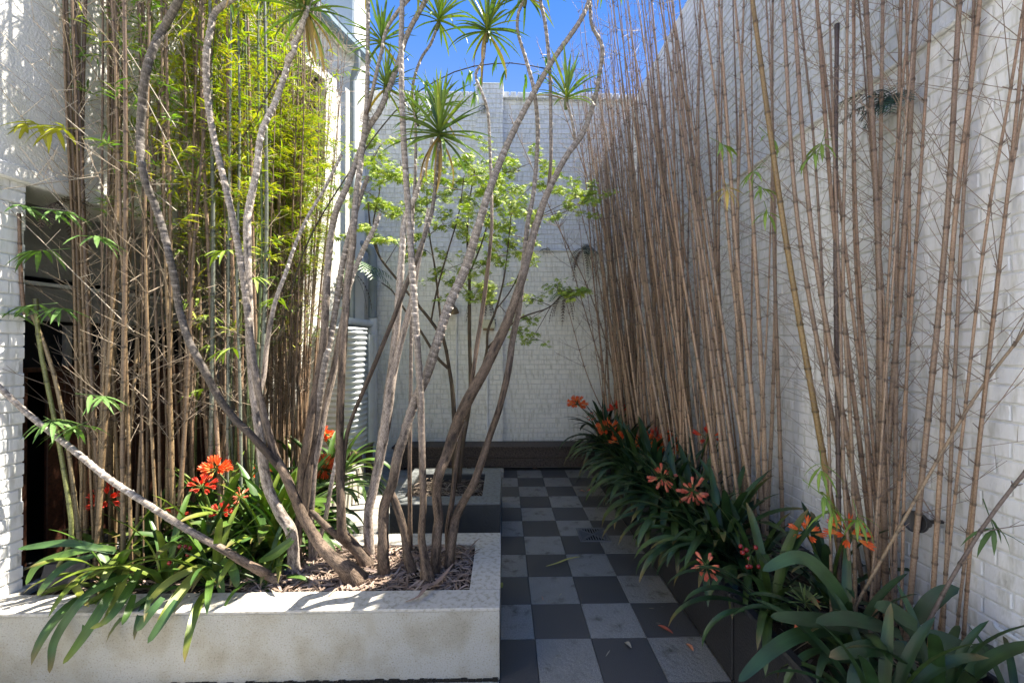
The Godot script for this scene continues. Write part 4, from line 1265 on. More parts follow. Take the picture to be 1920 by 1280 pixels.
func build_left_bamboo() -> void:
	var grp := "bamboo clumps along the white building"
	var tw := Color(0.30, 0.24, 0.17)
	var green := [Color(0.16, 0.28, 0.05), Color(0.11, 0.21, 0.045), Color(0.26, 0.36, 0.05)]
	var gold := [Color(0.46, 0.48, 0.045), Color(0.36, 0.44, 0.05), Color(0.54, 0.48, 0.045), Color(0.22, 0.33, 0.05)]
	var white_leaf := leaf_mesh(Color(1, 1, 1), M.bamboo_leaf)
	# [label, count, px range, depth range, radius range, leaf start height, leaves a twig, palette, height range]
	var rows := [
		["tall clump of thick honey coloured bamboo canes nearest the brick pier at the left", 36, 135.0, 335.0, 3.02, 3.4, 0.010, 0.018, 4.2, 4, green, 5.6, 7.0],
		["middle clump of mixed green and brown bamboo under the yellow foliage", 48, 330.0, 490.0, 3.6, 4.6, 0.011, 0.019, 2.9, 18, gold, 5.4, 6.8],
		["far clump of thin crowded bamboo canes beside the water tank", 84, 470.0, 572.0, 4.7, 5.75, 0.007, 0.013, 3.0, 13, gold, 4.6, 6.4]]
	for k in 3:
		var r: Array = rows[k]
		var w := thing("bamboo_clump", r[0], "bamboo", at((r[2] + r[3]) / 2, 900, (r[4] + r[5]) / 2) * Vector3(1, 0, 1) + Vector3(0, 0.4, 0), grp)
		var xs := []
		var cs := []
		for i in r[1]:
			var d := rr(r[4], r[5])
			var base := at(rr(r[2], r[3]), 640, d)
			base.y = 0.36
			var h := rr(r[11], r[12])
			var p := path_from(base, Vector2(rr(-0.25, 0.2) if k < 2 else rr(-0.2, 0.3), rr(-0.35, 0.35)), h, 0.07, -3.05 if base.z > -4.8 else -2.86)
			var col := tan_col() * 0.7
			if k == 1 and R.randf() < 0.35:
				col = [Color(0.17, 0.24, 0.11), Color(0.22, 0.27, 0.10), Color(0.25, 0.29, 0.24)][R.randi() % 3]
			elif k == 0:
				col = [Color(0.30, 0.22, 0.125), Color(0.26, 0.19, 0.11), Color(0.34, 0.26, 0.15), Color(0.21, 0.155, 0.10)][R.randi() % 4]
			var tips := add_cane(w, p, rr(r[6], r[7]) * (0.6 if k < 2 and i % 3 == 0 else 1.0), col, rr(0.25, 0.34), 1.3 if k < 2 else 1.4, 1.3 if k < 2 else 1.9, 0.15, 0.6, tw, 8 if k < 2 else 6, 0.45, 0.0022)
			var right_side: bool = k == 0 and i % 5 < 3
			for t in tips:
				if right_side and t[0].y > 2.9 and t[0].x > -2.86:
					leafy_twig(xs, cs, t[0], t[1], 13, 0.10, green if R.randf() < 0.6 else gold)
				elif t[0].y > r[8] + rr(-0.3, 0.5) and (k > 0 or R.randf() < 0.55) and not (k == 2 and t[0].x > -2.62 and t[0].y > 4.8):
					leafy_twig(xs, cs, t[0], t[1], r[9], 0.10, r[10])
				elif k > 0 and t[0].y > 1.9 and R.randf() < 0.26:
					leafy_twig(xs, cs, t[0], t[1], 7, 0.10, green if R.randf() < 0.5 else gold)
		if k == 2:      # thin leafy canes that lean out before the sunlit corner
			for i in 12:
				var x := rr(-14, 14)
				var dd := rr(5.5, 5.85)
				var q := cane_px([[625 + x * 1.6 + rr(-12, 12), 60, dd + 0.1], [612 + x * 1.4, 300, dd + 0.05], [590 + x, 560, dd], [570 + x, 840, dd - 0.1]], 5.6)
				var tips := add_cane(w, q, rr(0.006, 0.009), tan_col() * 0.8, 0.3, 2.3, 2.2, 0.15, 0.45, tw, 6, 0.4, 0.002)
				for t in tips:
					if t[0].y > 2.9 and t[0].y < 4.7:
						leafy_twig(xs, cs, t[0], t[1], 9, 0.085, gold if R.randf() < 0.5 else green)
		crowd("foliage", white_leaf, xs, cs, w)
		if k == 0:
			# long bare side branches and low sprays
			for q in [[[0, 355, 2.7], [185, 330, 2.95]], [[5, 380, 2.75], [250, 622, 3.1]], [[0, 118, 2.7], [330, 395, 3.1]], [[0, 60, 2.7], [180, 250, 3.0]], [[180, 0, 2.9], [330, 240, 3.1]], [[30, 290, 2.8], [150, 420, 3.0]], [[210, 60, 2.95], [345, 330, 3.1]], [[0, 165, 2.7], [120, 330, 3.0]]]:
				var b := MB.new()
				var a := at(q[0][0], q[0][1], q[0][2])
				var e := at(q[1][0], q[1][1], q[1][2])
				b.twig(e, a, 0.0045, 0.0025, Color(0.30, 0.26, 0.20))
				for f in [0.3, 0.55, 0.8]:
					b.twig(a.lerp(e, f), a.lerp(e, f) + Vector3(rr(-0.2, 0.2), rr(-0.02, 0.15), rr(-0.1, 0.1)), 0.0025, 0.0015, Color(0.4, 0.35, 0.28))
				part("side_branch", b.mesh(M.twig), w)
			add_cane(w, PackedVector3Array([at(100, 1075, 2.98), at(133, 1010, 2.98), at(122, 900, 2.97), at(100, 780, 2.96), at(72, 640, 2.93), at(66, 560, 2.92)]), 0.014, Color(0.24, 0.27, 0.10), 0.3, 9.0, 0.0, 0.1, 0.2, tw, 8, 0.8)
			add_cane(w, PackedVector3Array([at(150, 1075, 3.02), at(146, 1000, 3.02), at(128, 850, 3.0), at(105, 720, 2.98), at(80, 640, 2.95), at(60, 590, 2.92)]), 0.014, Color(0.36, 0.29, 0.17), 0.3, 9.0, 0.0, 0.1, 0.2, tw, 8, 0.8)
			add_cane(w, PackedVector3Array([at(45, 590, 2.9), at(38, 520, 2.88), at(36, 440, 2.87), at(35, 400, 2.86)]), 0.011, Color(0.30, 0.20, 0.13), 0.25, 9.0, 0.0, 0.1, 0.2, tw, 8, 0.8)
			for q in [[110, 395, 1.0], [40, 385, 0.6], [175, 443, 1.0], [75, 470, -0.6], [112, 578, 1.0], [60, 572, -1.0], [20, 590, -0.7], [185, 742, 0.9], [95, 788, 0.9], [140, 800, -0.3], [60, 232, -1.0], [105, 240, -0.8]]:
				var yel: bool = q[1] < 300
				spray(w, q[0], q[1], 2.85, Vector3(q[2], -0.1, rr(-0.3, 0.6)), 10, 0.17, Color(0.36, 0.36, 0.03) if yel else Color(0.10, 0.19, 0.045))
		elif k == 1:
			for q in [[425, 655], [400, 645], [375, 730], [360, 560], [420, 470], [480, 520], [350, 470], [470, 330], [385, 590], [520, 560]]:
				spray(w, q[0], q[1], rr(3.3, 3.9), Vector3(rr(-1, 1), -0.1, rr(-0.2, 0.8)), 9, 0.16, Color(0.20, 0.28, 0.04))
			# one thin dark cane arches across the courtyard
			var arch := PackedVector3Array([at(330, 470, 3.9), at(400, 350, 3.75), at(500, 180, 3.6), at(590, 10, 3.5), at(640, -90, 3.45)])
			add_cane(w, arch, 0.009, Color(0.13, 0.10, 0.08), 0.3, 9.0, 0.0, 0.1, 0.2, tw, 6, 0.7)
			var arch2 := PackedVector3Array([at(520, 640, 4.2), at(570, 470, 4.1), at(640, 345, 4.0), at(741, 208, 3.9), at(831, 144, 3.8), at(889, 124, 3.75), at(959, 118, 3.7), at(1022, 128, 3.7)])
			add_cane(w, arch2, 0.008, Color(0.10, 0.09, 0.07), 0.3, 9.0, 0.0, 0.1, 0.2, tw, 6, 0.5)
			for q in [[800, 150], [822, 172], [880, 135], [900, 150], [945, 135], [985, 150], [1010, 140], [868, 150], [890, 170], [780, 170], [930, 110], [1025, 110]]:
				spray(w, q[0], q[1], 3.72, Vector3(rr(-0.5, 0.5), -0.9, rr(-0.2, 0.2)), 5, 0.13, Color(0.12, 0.22, 0.05))

func build_right_sprays() -> void:
	var w: Node3D = get_node("bamboo_clump")
	for q in [[1355, 270, 2.7, 0], [1445, 258, 2.6, 0], [1540, 272, 2.4, 0], [1522, 292, 2.4, 0], [1415, 320, 2.6, 0], [1425, 350, 2.6, 0], [1440, 400, 2.6, 0], [1365, 360, 2.7, 1], [1540, 880, 2.3, 0], [1545, 930, 2.25, 0], [1560, 955, 2.25, 0], [1610, 975, 2.2, 0], [1862, 985, 1.82, 2]]:
		var c := Color(0.20, 0.30, 0.05)
		if q[3] == 1:
			c = Color(0.45, 0.33, 0.08)
		elif q[3] == 2:
			c = Color(0.09, 0.15, 0.05)
		spray(w, q[0], q[1], q[2], Vector3(rr(-0.7, 0.5), -0.5, rr(0, 0.6)), 6, 0.13, c)

# ---------------------------------------------------------------- maple
func build_maple() -> void:
	var t := thing("maple_tree", "young green maple with thin dark forking stems in the dark square planter", "tree", at(855, 905, 5.0) * Vector3(1, 0, 1) + Vector3(0, 0.35, 0))
	var limbs := [
		[[[852, 915, 15], [852, 800, 14], [848, 732, 13], [842, 690, 12], [836, 655, 10], [828, 632, 9], [808, 602, 9], [784, 572, 8], [741, 520, 7], [710, 478, 6], [695, 430, 5], [690, 380, 3]], 5.0, 5.1],
		[[[840, 690, 9], [818, 668, 8], [788, 620, 7], [757, 578, 6], [735, 545, 5], [715, 530, 3]], 5.0, 4.8],
		[[[838, 660, 8], [829, 620, 7], [822, 560, 6], [815, 500, 5], [805, 440, 4], [800, 380, 3]], 5.0, 5.3],
		[[[860, 905, 13], [868, 830, 12], [880, 760, 11], [882, 715, 10], [880, 618, 10], [880, 514, 8], [876, 450, 6], [880, 380, 4], [890, 320, 3]], 5.05, 5.1],
		[[[885, 750, 9], [900, 705, 8], [912, 660, 7], [915, 620, 7], [930, 580, 5], [945, 520, 4], [955, 440, 3], [960, 380, 3]], 5.05, 4.8],
		[[[912, 655, 6], [940, 625, 6], [976, 596, 5], [1026, 578, 4], [1046, 561, 3], [1065, 548, 2]], 5.0, 4.9],
		[[[784, 572, 5], [770, 500, 5], [765, 430, 4], [760, 360, 3], [750, 300, 2]], 5.1, 5.4],
		[[[808, 602, 5], [820, 540, 5], [840, 470, 4], [860, 400, 3], [870, 330, 2]], 5.1, 4.7],
		[[[710, 478, 4], [700, 420, 4], [712, 350, 3], [700, 290, 2]], 5.1, 5.0],
		[[[930, 580, 4], [960, 540, 3], [985, 480, 3], [1000, 410, 2]], 4.9, 5.2],
		[[[880, 514, 5], [905, 450, 4], [925, 380, 3], [950, 320, 2]], 5.1, 5.4]]
	var tips := []
	for l in limbs:
		var sp := stem_points(l[0], l[1], l[2], 0.02)
		var pts := spline(sp[0], 0.05)
		var rads := PackedFloat32Array()
		var cols := PackedColorArray()
		for i in pts.size():
			var f: float = float(i) / maxi(1, pts.size() - 1) * (sp[1].size() - 1)
			var a := int(f)
			rads.append(lerpf(sp[1][a], sp[1][mini(a + 1, sp[1].size() - 1)], f - a))
			cols.append(Color(0.11, 0.085, 0.055) * rr(0.8, 1.3))
			if pts[i].y > 2.5 and (i % 2 == 0):
				tips.append(pts[i])
		var b := MB.new()
		b.tube(pts, rads, 8, cols)
		part("branch" if l[0][0][1] < 850 else "trunk", b.mesh(M.trunk), t)
	# twigs and five-fingered leaves
	var lb := MB.new()
	for k in 5:
		var a := (k - 2) * 0.62
		var l := [0.62, 0.88, 1.0, 0.88, 0.62][k] as float
		var d := Vector3(cos(a), -0.12 * absf(k - 2), sin(a))
		var s := d.cross(Vector3.UP).normalized()
		var ps := [Vector3.ZERO, d * l * 0.5 + s * 0.13 * l, d * l, d * l * 0.5 - s * 0.13 * l]
		lb.poly(ps, Vector3.UP, Color(1, 1, 1))
	var leaf := lb.mesh(M.maple_leaf)
	var xs := []
	var cs := []
	var tb := MB.new()
	var f := FastNoiseLite.new()
	f.seed = 12
	f.frequency = 1.6
	var centres := []
	for q in [[700, 300], [735, 330], [720, 400], [770, 340], [750, 450], [800, 470], [830, 420], [850, 340], [870, 300], [900, 350], [880, 400], [920, 420], [950, 360], [960, 440], [935, 480], [900, 500], [985, 390], [1010, 300], [975, 320], [940, 300], [850, 500], [820, 370], [790, 390], [930, 540], [870, 540], [690, 360], [680, 420], [715, 270], [905, 560], [970, 470], [1065, 395], [1090, 380], [1080, 370], [760, 395], [915, 330], [890, 455], [1000, 345], [955, 400], [925, 380], [860, 375], [835, 310], [800, 320]]:
		centres.append([at(q[0], q[1], rr(4.5, 5.6)), 0.34, 190])
	for q in [[1065, 545], [1045, 540], [1090, 540], [1000, 560], [990, 600], [1000, 632], [980, 625], [1075, 555]]:
		centres.append([at(q[0], q[1], 4.95), 0.15, 60])
	for c in centres:
		var near: Vector3 = tips[0]
		for p in tips:
			if p.distance_to(c[0]) < near.distance_to(c[0]):
				near = p
		tb.twig(near, c[0], 0.006, 0.003, Color(0.12, 0.09, 0.055))
		for k in 5:
			var e: Vector3 = c[0] + Vector3(rr(-1, 1), rr(-0.6, 0.6), rr(-1, 1)) * c[1]
			tb.twig(c[0], e, 0.003, 0.0015, Color(0.15, 0.11, 0.06))
			for j in int(c[2] / 5.0):
				var p: Vector3 = (c[0] as Vector3).lerp(e, rr(0.3, 1.1)) + Vector3(rr(-1, 1), rr(-0.5, 0.5), rr(-1, 1)) * 0.06
				var az := rr(0, TAU)
				var l := rr(0.035, 0.068)
				xs.append(Transform3D(facing(Vector3(cos(az), rr(-1.0, 0.1), sin(az)).normalized(), Vector3(rr(-0.9, 0.9), 1, rr(-0.3, 1.1))).scaled_local(Vector3(l, l, l)), p))
				cs.append((Color(0.36, 0.44, 0.06) if R.randf() < 0.6 else Color(0.20, 0.30, 0.045)) * rr(0.75, 1.2))
	tag(part("twigs", tb.mesh(M.twig), t), "", "", "", "stuff")
	crowd("foliage", leaf, xs, cs, t)

# ---------------------------------------------------------------- clivias
var strap_meshes := []
var floret_meshes := []

func strap_shape(e0: float, bend: float, width: float, col: Color, tip: Color, m: Material, twist := 0.0) -> ArrayMesh:
	var pts := PackedVector3Array()
	var ac := PackedVector3Array()
	var ws := PackedFloat32Array()
	var cs := PackedColorArray()
	var p := Vector3.ZERO
	var n := 12
	for i in n + 1:
		var s := float(i) / n
		pts.append(p)
		ac.append(Vector3(0, sin(twist * s), cos(twist * s)))
		ws.append(width * (0.55 + 0.5 * sin(minf(s * 1.5, 1.0) * PI / 2)) * sqrt(maxf(0.0, 1.0 - pow(s, 5.0))) * (1.0 - 0.25 * s * s) + 0.001)
		cs.append((col * (0.85 + 0.2 * sin(i * 2.1))).lerp(tip, clampf((s - 0.8) * 4.0, 0, 1)))
		var an := e0 - bend * pow(s, 1.35)
		p += Vector3(cos(an), sin(an), 0) / n
	var b := MB.new()
	b.strap(pts, ac, ws, 0.28, cs)
	return b.mesh(m)

func make_straps() -> void:
	for set_ in 2:
		var list := []
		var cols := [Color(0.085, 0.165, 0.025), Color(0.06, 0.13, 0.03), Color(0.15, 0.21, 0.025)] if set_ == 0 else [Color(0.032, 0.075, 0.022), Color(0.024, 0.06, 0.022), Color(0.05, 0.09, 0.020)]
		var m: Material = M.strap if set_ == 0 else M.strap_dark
		for lvl in 4:      # upright ... spilling
			for c in 3:
				for v in 2:
					var tip: Color = cols[c] if R.randf() < 0.7 else Color(0.22, 0.15, 0.05)
					list.append(strap_shape([1.42, 1.15, 0.85, 0.5][lvl] + rr(-0.08, 0.08), [0.9, 1.5, 1.9, 1.9][lvl] + rr(-0.2, 0.25), rr(0.075, 0.10), cols[c], tip, m, rr(-0.5, 0.5)))
		strap_meshes.append(list)
	for k in 3:       # open orange, deep red, withered pink
		var a: Color = [Color(0.82, 0.16, 0.045), Color(0.68, 0.06, 0.035), Color(0.66, 0.15, 0.09)][k]
		var base: Color = [Color(0.85, 0.45, 0.12), Color(0.6, 0.15, 0.05), Color(0.66, 0.34, 0.16)][k]
		var b := MB.new()
		for q in 6:
			var az := TAU * q / 6.0
			var o := Vector3(cos(az), 0, sin(az))
			var pts := PackedVector3Array()
			var ac := PackedVector3Array()
			var ws := PackedFloat32Array()
			var cs := PackedColorArray()
			for i in 5:
				var s := i / 4.0
				var rad: float = (0.03 + 0.22 * s * s * (1.0 if k < 2 else 0.45)) + 0.05 * sin(s * PI)
				pts.append(o * rad + Vector3.UP * (s - 0.12 * pow(s, 4.0)))
				ac.append(Vector3.UP.cross(o))
				ws.append([0.05, 0.12, 0.18, 0.16, 0.02][i])
				cs.append(base.lerp(a, clampf(s * 1.6, 0, 1)))
			b.strap(pts, ac, ws, 0.3, cs)
		b.twig(Vector3(0, -0.75, 0), Vector3(0, 0.05, 0), 0.03, 0.045, Color(0.14, 0.20, 0.05))
		floret_meshes.append(b.mesh(M.petal))

func clivia(label: String, base: Vector3, count: int, size: float, set_: int, grp: String, spill := Vector3.ZERO) -> Node3D:
	var t := thing("clivia", label, "plant", base, grp)
	for i in count:
		var f := float(i) / count
		var lvl := clampi(int(f * 4.0 + rr(-0.4, 0.4)), 0, 3)
		var az := i * 2.39996 + rr(-0.3, 0.3)
		var o := Vector3(cos(az), 0, sin(az))
		if spill != Vector3.ZERO and f > 0.3 and o.dot(spill) < -0.2 and R.randf() < 0.7:
			o = (o + spill * 1.6).normalized()
		var ang := atan2(-o.z, o.x)
		var l := size * rr(0.78, 1.12)
		var mi: Mesh = strap_meshes[set_][lvl * 6 + R.randi() % 6]
		part("leaf", mi, t, Transform3D(Basis(Vector3.UP, ang).scaled_local(Vector3(l, l, l * rr(0.85, 1.1))), base + o * 0.03 + Vector3(0, rr(-0.01, 0.02), 0)))
	return t

func flower_head(t: Node3D, pos: Vector3, kind: int, count: int, size: float, low := 1.9) -> void:
	var base: Vector3 = t.position
	var b := MB.new()
	var mid := base.lerp(pos, 0.55) + Vector3(0, 0.06, 0)
	var pts := spline(PackedVector3Array([base, mid, pos - Vector3(0, size * 0.5, 0)]), 0.06)
	var rads := PackedFloat32Array()
	var cols := PackedColorArray()
	for p in pts:
		rads.append(0.0085)
		cols.append(Color(0.09, 0.14, 0.035))
	b.tube(pts, rads, 7, cols)
	var h := part("flower_head", b.mesh(M.strap), t)
	count = int(count * 1.9)
	for i in count:
		var ang := low * sqrt(float(i) / count) + rr(-0.15, 0.15)
		var az := i * 2.39996 + rr(-0.3, 0.3)
		var l := size * rr(0.85, 1.15)
		if kind == 2:
			ang += rr(-0.2, 0.6)
			l *= rr(0.6, 0.95)
		var d := Vector3(sin(ang) * cos(az), cos(ang), sin(ang) * sin(az)).normalized()
		var bs := facing(d, Vector3(0.3, 0.2, 0.9)) * Basis(Vector3(0, 0, 1), -PI / 2)
		part("flower", floret_meshes[kind], h, Transform3D(bs.scaled_local(Vector3(l, l, l)), pos - Vector3(0, size * 0.5, 0) + d * l * 0.75))

func berries(t: Node3D, pos: Vector3, count: int) -> void:
	var s := SphereMesh.new()
	s.radius = 0.013
	s.height = 0.027
	s.radial_segments = 12
	s.rings = 6
	s.material = mat(Color(0.22, 0.015, 0.015), 0.25)
	var b := MB.new()
	var places := []
	for i in count:
		var e := pos + Vector3(rr(-0.06, 0.06), rr(-0.07, 0.07), rr(-0.05, 0.05))
		places.append(e)
		b.twig(pos + Vector3(0, 0.02, 0), e, 0.003, 0.002, Color(0.09, 0.13, 0.04))
	b.twig(t.position, pos, 0.008, 0.006, Color(0.07, 0.11, 0.03))
	var h := part("berry_stalk", b.mesh(M.strap), t)
	for e in places:
		part("berry", s, h, Transform3D(Basis(), e))

func long_leaf(t: Node3D, rows: Array, width: float, col: Color, tip: Color, m: Material, label := "") -> void:   # a leaf along seen points, from its base
	var p := PackedVector3Array()
	for r in rows:
		p.append(at(r[0], r[1], r[2]))
	var pts := spline(p, 0.035)
	var ac := PackedVector3Array()
	var ws := PackedFloat32Array()
	var cs := PackedColorArray()
	var n := pts.size()
	for i in n:
		var s := float(i) / (n - 1)
		var tan := (pts[mini(i + 1, n - 1)] - pts[maxi(i - 1, 0)]).normalized()
		var side := tan.cross((EYE + Vector3(0.4, 1.2, 0.3) - pts[i]).normalized())
		ac.append(side.normalized())
		ws.append(width * (0.8 if m == M.strap else 1.0) * (0.6 + 0.42 * sin(minf(s * 1.6, 1.0) * PI / 2)) * sqrt(maxf(0.0, 1.0 - pow(s, 5.0))) * (1.0 - 0.2 * s * s) + 0.001)
		cs.append((col * (0.9 + 0.15 * sin(i * 1.3))).lerp(tip, clampf((s - 0.82) * 4.5, 0, 1)))
	var b := MB.new()
	b.strap(pts, ac, ws, 0.22, cs)
	var o := part("leaf", b.mesh(m), t)
	if label:
		tag(o, label)

func build_clivias() -> void:
	make_straps()
	var gl := "clivias in the sunlit left bed"
	var G := Color(0.085, 0.165, 0.025)
	var G2 := Color(0.06, 0.13, 0.035)
	var Y := Color(0.22, 0.25, 0.03)
	var brown := Color(0.28, 0.19, 0.09)
	# left, front row with leaves spilling over the rim
	var spill := Vector3(-0.35, 0, 0.94)
	var t := clivia("leftmost clivia, long leaves hanging over the planter rim next to the brick pier", Vector3(-2.68, 0.41, -3.0), 12, 0.6, 0, gl, spill)
	long_leaf(t, [[215, 1035, 2.95], [176, 1026, 2.9], [120, 1018, 2.85], [32, 1029, 2.75]], 0.06, G2, G2, M.strap)
	long_leaf(t, [[215, 1030, 2.95], [176, 1027, 2.9], [115, 1041, 2.82], [69, 1060, 2.76], [48, 1096, 2.72]], 0.06, G, G, M.strap)
	long_leaf(t, [[180, 1040, 2.95], [131, 1055, 2.88], [96, 1082, 2.8], [69, 1117, 2.75]], 0.055, G2, Y, M.strap)
	long_leaf(t, [[225, 1060, 2.9], [185, 1072, 2.8], [142, 1092, 2.72], [150, 1115, 2.66], [166, 1138, 2.6]], 0.05, Y, brown, M.strap, "yellowing leaf with a dry curled tip")
	t = clivia("clivia left of the honey coloured canes with the longest leaf hanging down the planter face", Vector3(-2.32, 0.41, -2.98), 15, 0.6, 0, gl, spill)
	long_leaf(t, [[225, 1085, 2.85], [199, 1125, 2.65], [165, 1179, 2.55], [140, 1215, 2.52], [117, 1245, 2.5]], 0.072, G, Y, M.strap)
	long_leaf(t, [[215, 1075, 2.85], [160, 1118, 2.62], [125, 1160, 2.55], [100, 1205, 2.52], [95, 1240, 2.5], [92, 1262, 2.5]], 0.06, G2, brown, M.strap)
	long_leaf(t, [[262, 1068, 2.85], [229, 1125, 2.65], [205, 1158, 2.57], [190, 1172, 2.55]], 0.065, G, Y, M.strap)
	long_leaf(t, [[246, 1080, 2.85], [215, 1088, 2.75], [180, 1105, 2.66], [155, 1122, 2.6]], 0.06, G, G, M.strap)
	long_leaf(t, [[240, 1060, 2.9], [225, 1100, 2.75], [200, 1160, 2.58], [168, 1178, 2.54]], 0.06, Y, Y, M.strap)
	t = clivia("clivia under the low slanting stem, striped leaves drooping over the rim", Vector3(-1.98, 0.41, -2.97), 15, 0.58, 0, gl, spill)
	long_leaf(t, [[378, 1066, 2.85], [352, 1092, 2.75], [330, 1122, 2.66], [310, 1152, 2.58], [294, 1178, 2.55]], 0.085, Y, brown, M.strap)
	long_leaf(t, [[372, 1062, 2.85], [321, 1087, 2.72], [290, 1115, 2.64], [272, 1138, 2.6]], 0.06, Y, Y, M.strap)
	long_leaf(t, [[305, 1120, 2.62], [290, 1138, 2.58], [272, 1160, 2.55], [256, 1184, 2.53]], 0.06, G2, Color(0.2, 0.26, 0.12), M.strap)
	long_leaf(t, [[330, 1125, 2.62], [310, 1155, 2.56], [290, 1185, 2.52], [276, 1206, 2.5]], 0.06, G2, G2, M.strap)
	long_leaf(t, [[250, 1115, 2.7], [242, 1140, 2.6], [236, 1155, 2.56], [228, 1172, 2.54]], 0.05, G, G, M.strap)
	flower_head(t, at(415, 955, 3.2), 1, 6, 0.05)
	t = clivia("small clivia with one broad striped leaf hanging beside the low slanting stem's foot", Vector3(-1.66, 0.41, -3.02), 9, 0.42, 0, gl)
	long_leaf(t, [[415, 1050, 2.95], [432, 1062, 2.9], [440, 1080, 2.87], [444, 1103, 2.84]], 0.075, G, Y, M.strap)
	long_leaf(t, [[490, 1050, 3.0], [520, 1030, 2.98], [548, 1008, 2.96]], 0.055, G2, G2, M.strap)
	long_leaf(t, [[485, 1052, 2.98], [515, 1042, 2.95], [552, 1012, 2.92]], 0.05, G, G, M.strap)
	berries(t, at(345, 1035, 2.85), 5)
	# left, rows behind
	var spots := [
		["clivia with a red flower head among the honey coloured bamboo canes", -2.75, -3.35, 23, 0.72, [[200, 925, 3.25, 1, 12, 0.075]]],
		["clivia with a bright red flower head low beside the green canes", -2.3, -3.5, 27, 0.76, [[378, 905, 3.35, 1, 9, 0.06], [330, 960, 3.3, 1, 5, 0.05]]],
		["clivia with a full orange flower head standing above its upright leaf", -2.0, -3.55, 29, 0.78, [[405, 872, 3.5, 0, 18, 0.07]]],
		["clivia with faded small flowers in the middle of the left bed", -1.85, -3.4, 27, 0.74, [[450, 925, 3.3, 2, 8, 0.05], [408, 950, 3.25, 2, 6, 0.05]]],
		["clivia beside the pale smooth trunk with a few orange florets", -2.0, -4.1, 27, 0.76, [[490, 882, 3.9, 0, 6, 0.06]]],
		["clivia directly behind the three stemmed dragon tree", -1.92, -3.85, 27, 0.72, []],
		["clivia with a large orange flower head right of the three stems", -1.96, -4.7, 29, 0.78, [[607, 872, 4.4, 0, 20, 0.095]]],
		["clivia with an orange flower head in front of the tank stand", -2.1, -5.5, 29, 0.78, [[608, 812, 5.1, 0, 14, 0.075]]],
		["clivia with glossy leaves arching over the bed edge onto the paving", -1.85, -3.62, 29, 0.76, []],
		["clivia at the back of the bed among the thin crowded canes", -2.35, -5.0, 25, 0.72, []],
		["upright clivia just left of the pale smooth trunk's foot", -1.72, -3.38, 22, 0.62, []],
		["clivia in the middle of the bed behind the low slanting stem", -2.25, -3.25, 24, 0.68, []],
		["clivia under the green bamboo canes against the planter's back rim", -2.5, -3.75, 24, 0.72, []],
		["clivia between the middle bamboo clump and the wall", -2.55, -4.2, 25, 0.72, []]]
	for s in spots:
		t = clivia(s[0], Vector3(s[1], 0.38, s[2]), s[3], s[4], 0, gl, Vector3(0.7, 0, 0.7) if s[1] > -2.0 else Vector3.ZERO)
		for f in s[5]:
			flower_head(t, at(f[0], f[1], f[2]), f[3], f[4], f[5])
	# right, along the troughs
	var gr := "clivias in the black troughs"
	var sp := Vector3(-0.85, 0, 0.5)
	spots = [
		["farthest clivia with an orange flower head leaning over the bench", 1.62, -6.75, 22, 0.78, [[1083, 752, 6.6, 0, 16, 0.095], [1110, 775, 6.5, 2, 6, 0.07]]],
		["clivia at the far end of the path with a drooping orange flower head", 1.6, -6.2, 24, 0.78, [[1141, 799, 6.0, 0, 14, 0.11], [1158, 762, 6.3, 1, 7, 0.09]]],
		["clivia with a loose red orange flower head, third from the bench", 1.6, -5.7, 24, 0.76, [[1168, 820, 5.5, 0, 11, 0.11]]],
		["clivia with twin orange red flower heads side by side", 1.6, -5.2, 24, 0.76, [[1210, 825, 5.0, 0, 12, 0.09], [1226, 818, 5.05, 1, 10, 0.09]]],
		["clivia with the largest full orange flower head of the right row", 1.65, -4.85, 24, 0.74, [[1257, 828, 4.75, 0, 24, 0.10]]],
		["clivia with dense dark leaves hanging down the trough without flowers", 1.58, -4.4, 26, 0.78, []],
		["clivia with half faded pink and orange florets in a loose cluster", 1.6, -3.95, 24, 0.74, [[1242, 885, 3.6, 2, 14, 0.085]]],
		["clivia with a wide open salmon flower head ringed by spiky florets", 1.66, -3.6, 24, 0.74, [[1299, 910, 3.3, 2, 18, 0.085]]],
		["clivia tucked behind the canes with a tiny red flower", 1.9, -4.2, 16, 0.66, [[1328, 812, 4.0, 1, 6, 0.08]]],
		["clivia with broad upright leaves in front of the second bamboo clump", 1.72, -3.2, 22, 0.72, []],
		["clivia with withered hanging pink florets beside the drain", 1.58, -3.05, 22, 0.68, [[1325, 1050, 2.6, 2, 11, 0.065]]],
		["clivia with a cluster of dark red berries low among the leaves", 1.7, -2.85, 18, 0.66, []],
		["clivia with orange flowers half hidden by the nearest tan canes", 1.98, -2.55, 18, 0.6, [[1590, 992, 2.3, 0, 9, 0.07], [1512, 990, 2.5, 0, 6, 0.06]]],
		["nearest clivia on the path side with a spent green flower stalk", 1.74, -2.12, 20, 0.56, []],
		["clivia with the broadest leaves at the bottom right corner", 1.86, -1.78, 18, 0.55, []],
		["clivia spilling over the trough rim level with the drain grate", 1.52, -4.65, 22, 0.74, []],
		["clivia spilling over the trough rim just beyond the drain grate", 1.52, -5.1, 22, 0.74, []],
		["clivia spilling over the trough rim just nearer than the drain grate", 1.52, -4.15, 22, 0.72, []],
		["clivia spilling over the trough rim below the salmon flower heads", 1.52, -3.7, 22, 0.70, []],
		["clivia spilling over the trough rim left of the red berries", 1.52, -3.25, 22, 0.66, []],
		["clivia spilling over the trough rim near the far corner of the path", 1.52, -6.0, 22, 0.74, []],
		["clivia filling the gap left of the spent stalk, drooping over the near trough rim", 1.56, -2.45, 20, 0.6, []],
		["lowest clivia in the bottom right, leaves hanging past the picture edge", 1.56, -1.72, 20, 0.56, []],
		["clivia against the white conduit at the right edge", 2.14, -1.72, 10, 0.42, []]]
	var idx := 0
